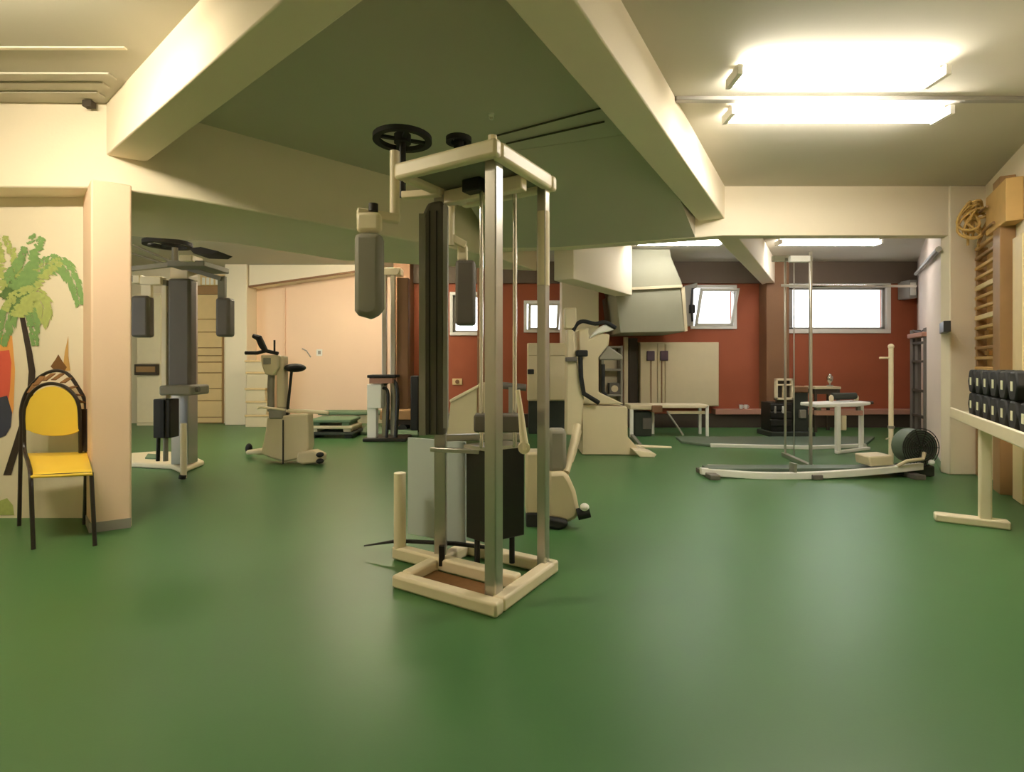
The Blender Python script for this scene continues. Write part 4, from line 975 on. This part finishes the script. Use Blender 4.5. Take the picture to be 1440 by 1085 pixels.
upr('back_board', 1370.5, 1396, .012, .98, 2.35, M['wood'])
a0, a1 = wp(1370, .09), wp(1397, .09)
pal = {5: 'wood3', 8: 'wood3'}
for k in range(14):
    z_ = 1.04 + k * .105
    m_ = 'wood3' if k in (6, 9) else ('wood' if k % 3 else 'wood2')
    T.part('rung', MB().sqtube((a0.x, a0.y, z_), (a1.x, a1.y, z_), .035, .05 if m_ == 'wood3' else .032), M[m_], bevel=.006)
for k in range(6):
    z_ = 1.07 + k * .105
    f0 = .15 + .5 * (k % 2)
    b0, b1 = wp(1371, .03).lerp(wp(1391, .03), f0), wp(1371, .03).lerp(wp(1391, .03), f0 + .3)
    T.part('block', MB().bar(b0.xy, b1.xy, .04, z_, z_ + .045), M['wood3' if k % 2 else 'wood'], bevel=.004)
T = Thing('rope_bundle', 'tangled straw coloured rope bundle hanging on top of the bars', 'rope', W(1374, 330, wz(1374) - .1))
rr = random.Random(5)
for k in range(9):
    c = W(1362 + rr.random() * 22, 292 + rr.random() * 26, wz(1376) - .10 - .1 * rr.random()); ra, rb_ = .05 + .06 * rr.random(), .07 + .08 * rr.random(); ph = rr.random() * 3
    T.part('loop', MB().tube([c + Vector((ra * math.cos(t), .05 * math.sin(2 * t + ph), rb_ * math.sin(t))) for t in [j * 2 * math.pi / 18 for j in range(18)]], .013, 6, True), M['rope'])
for (xa, ya, xb, yb_) in ((1358, 300, 1361, 345), (1376, 312, 1375, 348), (1366, 305, 1368, 332)):
    T.part('strand', MB().tube([W(xa, ya, wz(1376) - .1), W((xa + xb) / 2 + 2, (ya + yb_) / 2, wz(1376) - .12), W(xb, yb_, wz(1376) - .08)], .012, 6), M['rope'])
T.part('hanger', MB().tube([W(1376, 300, wz(1376) - .1), W(1388, 290, wz(1392) - .05)], .012, 6), M['wood2'])
T.part('branch', MB().tube(catmull([W(1376, 342, wz(1380) - .05), W(1384, 325, wz(1384) - .05), W(1397, 313, wz(1397) - .08)], 4), .014, 6), M['wood2'])
# rack
A0 = Vector((3.877, 4.66, 0))
def rk(s, d): return A0 + td * s - nd * d
T = Thing('dumbbell_rack', 'white shelf rack on a T shaped foot along the right wall', 'rack', rk(.95, .2))
SH = .78
T.part('shelf', MB().foot([rk(0, 0).xy, rk(3.4, 0).xy, rk(3.4, .30).xy, rk(.0, .30).xy], SH - .045, SH), M['creammetal'], bevel=.01)
T.part('shelf_lip', MB().bar(rk(0, -.01).xy, rk(3.4, -.01).xy, .025, SH - .06, SH + .03), M['creammetal'], bevel=.008)
for s_ in (.86, 3.2):
    T.part('post', MB().bar(rk(s_, .01).xy, rk(s_ + .001, .08).xy, .075, .05, SH - .045), M['creammetal'], bevel=.01)
    T.part('foot', MB().bar(rk(s_, -.25).xy, rk(s_ + .001, .18).xy, .10, 0, .06), M['creammetal'], bevel=.012)
    T.part('shelf_bracket', MB().bar(rk(s_, .02).xy, rk(s_ + .001, .25).xy, .05, SH - .09, SH - .045), M['creammetal'], bevel=.006)
# dumbbells: hexagonal heads, handle
def hexhead(c, ax, r, th):
    up = Vector((0, 0, 1)); sd = ax.cross(up).normalized(); b_ = []; t_ = []
    for k in range(6):
        a_ = math.pi / 3 * k; o_ = sd * (r * math.cos(a_)) + up * (r * math.sin(a_)); b_.append(c + o_); t_.append(c + o_ + ax * th)
    return MB().hexa(b_, t_)
proto = None
R_ = .105; hh = R_ * math.sin(math.pi / 3)
def make_db(at):
    T = Thing('dumbbell', '', 'dumbbell', at, 'black dumbbells on the white rack')
    ax = nd.copy()
    for s_ in (-1, 1):
        c = T.at + Vector((0, 0, hh)) + ax * (.03 if s_ > 0 else -.13)
        h_ = T.part('head', hexhead(c, ax, R_, .10), M['rubber'], bevel=.012)
        f_ = c + ax * (.1005 if s_ > 0 else -.0005)
        T.part('badge', MB().sqtube(f_ - ax * .002, f_ + ax * .002, .045, .06), M['label'], h_)
    T.part('handle', MB().tube([T.at + Vector((0, 0, hh)) - ax * .04, T.at + Vector((0, 0, hh)) + ax * .04], .017, 10), M['chrome'])
    return T
dn = 0
rows = [(SH, [.50 + .215 * k for k in range(7)], 'lower row'), (SH + .001 + 2 * hh, [.50 + .215 * k for k in range(6)], 'upper row')]
ords = ['first', 'second', 'third', 'fourth', 'fifth', 'sixth', 'seventh', 'eighth']
for zl, ss, rn in rows:
    for i, s_ in enumerate(ss):
        loc = rk(s_, .16); loc.z = zl + .001
        lab = '%s black dumbbell from the far end in the %s on the white rack' % (ords[i], rn)
        if proto is None:
            proto = make_db(loc).o; proto['label'] = lab
        else:
            clone(proto, loc, lab)
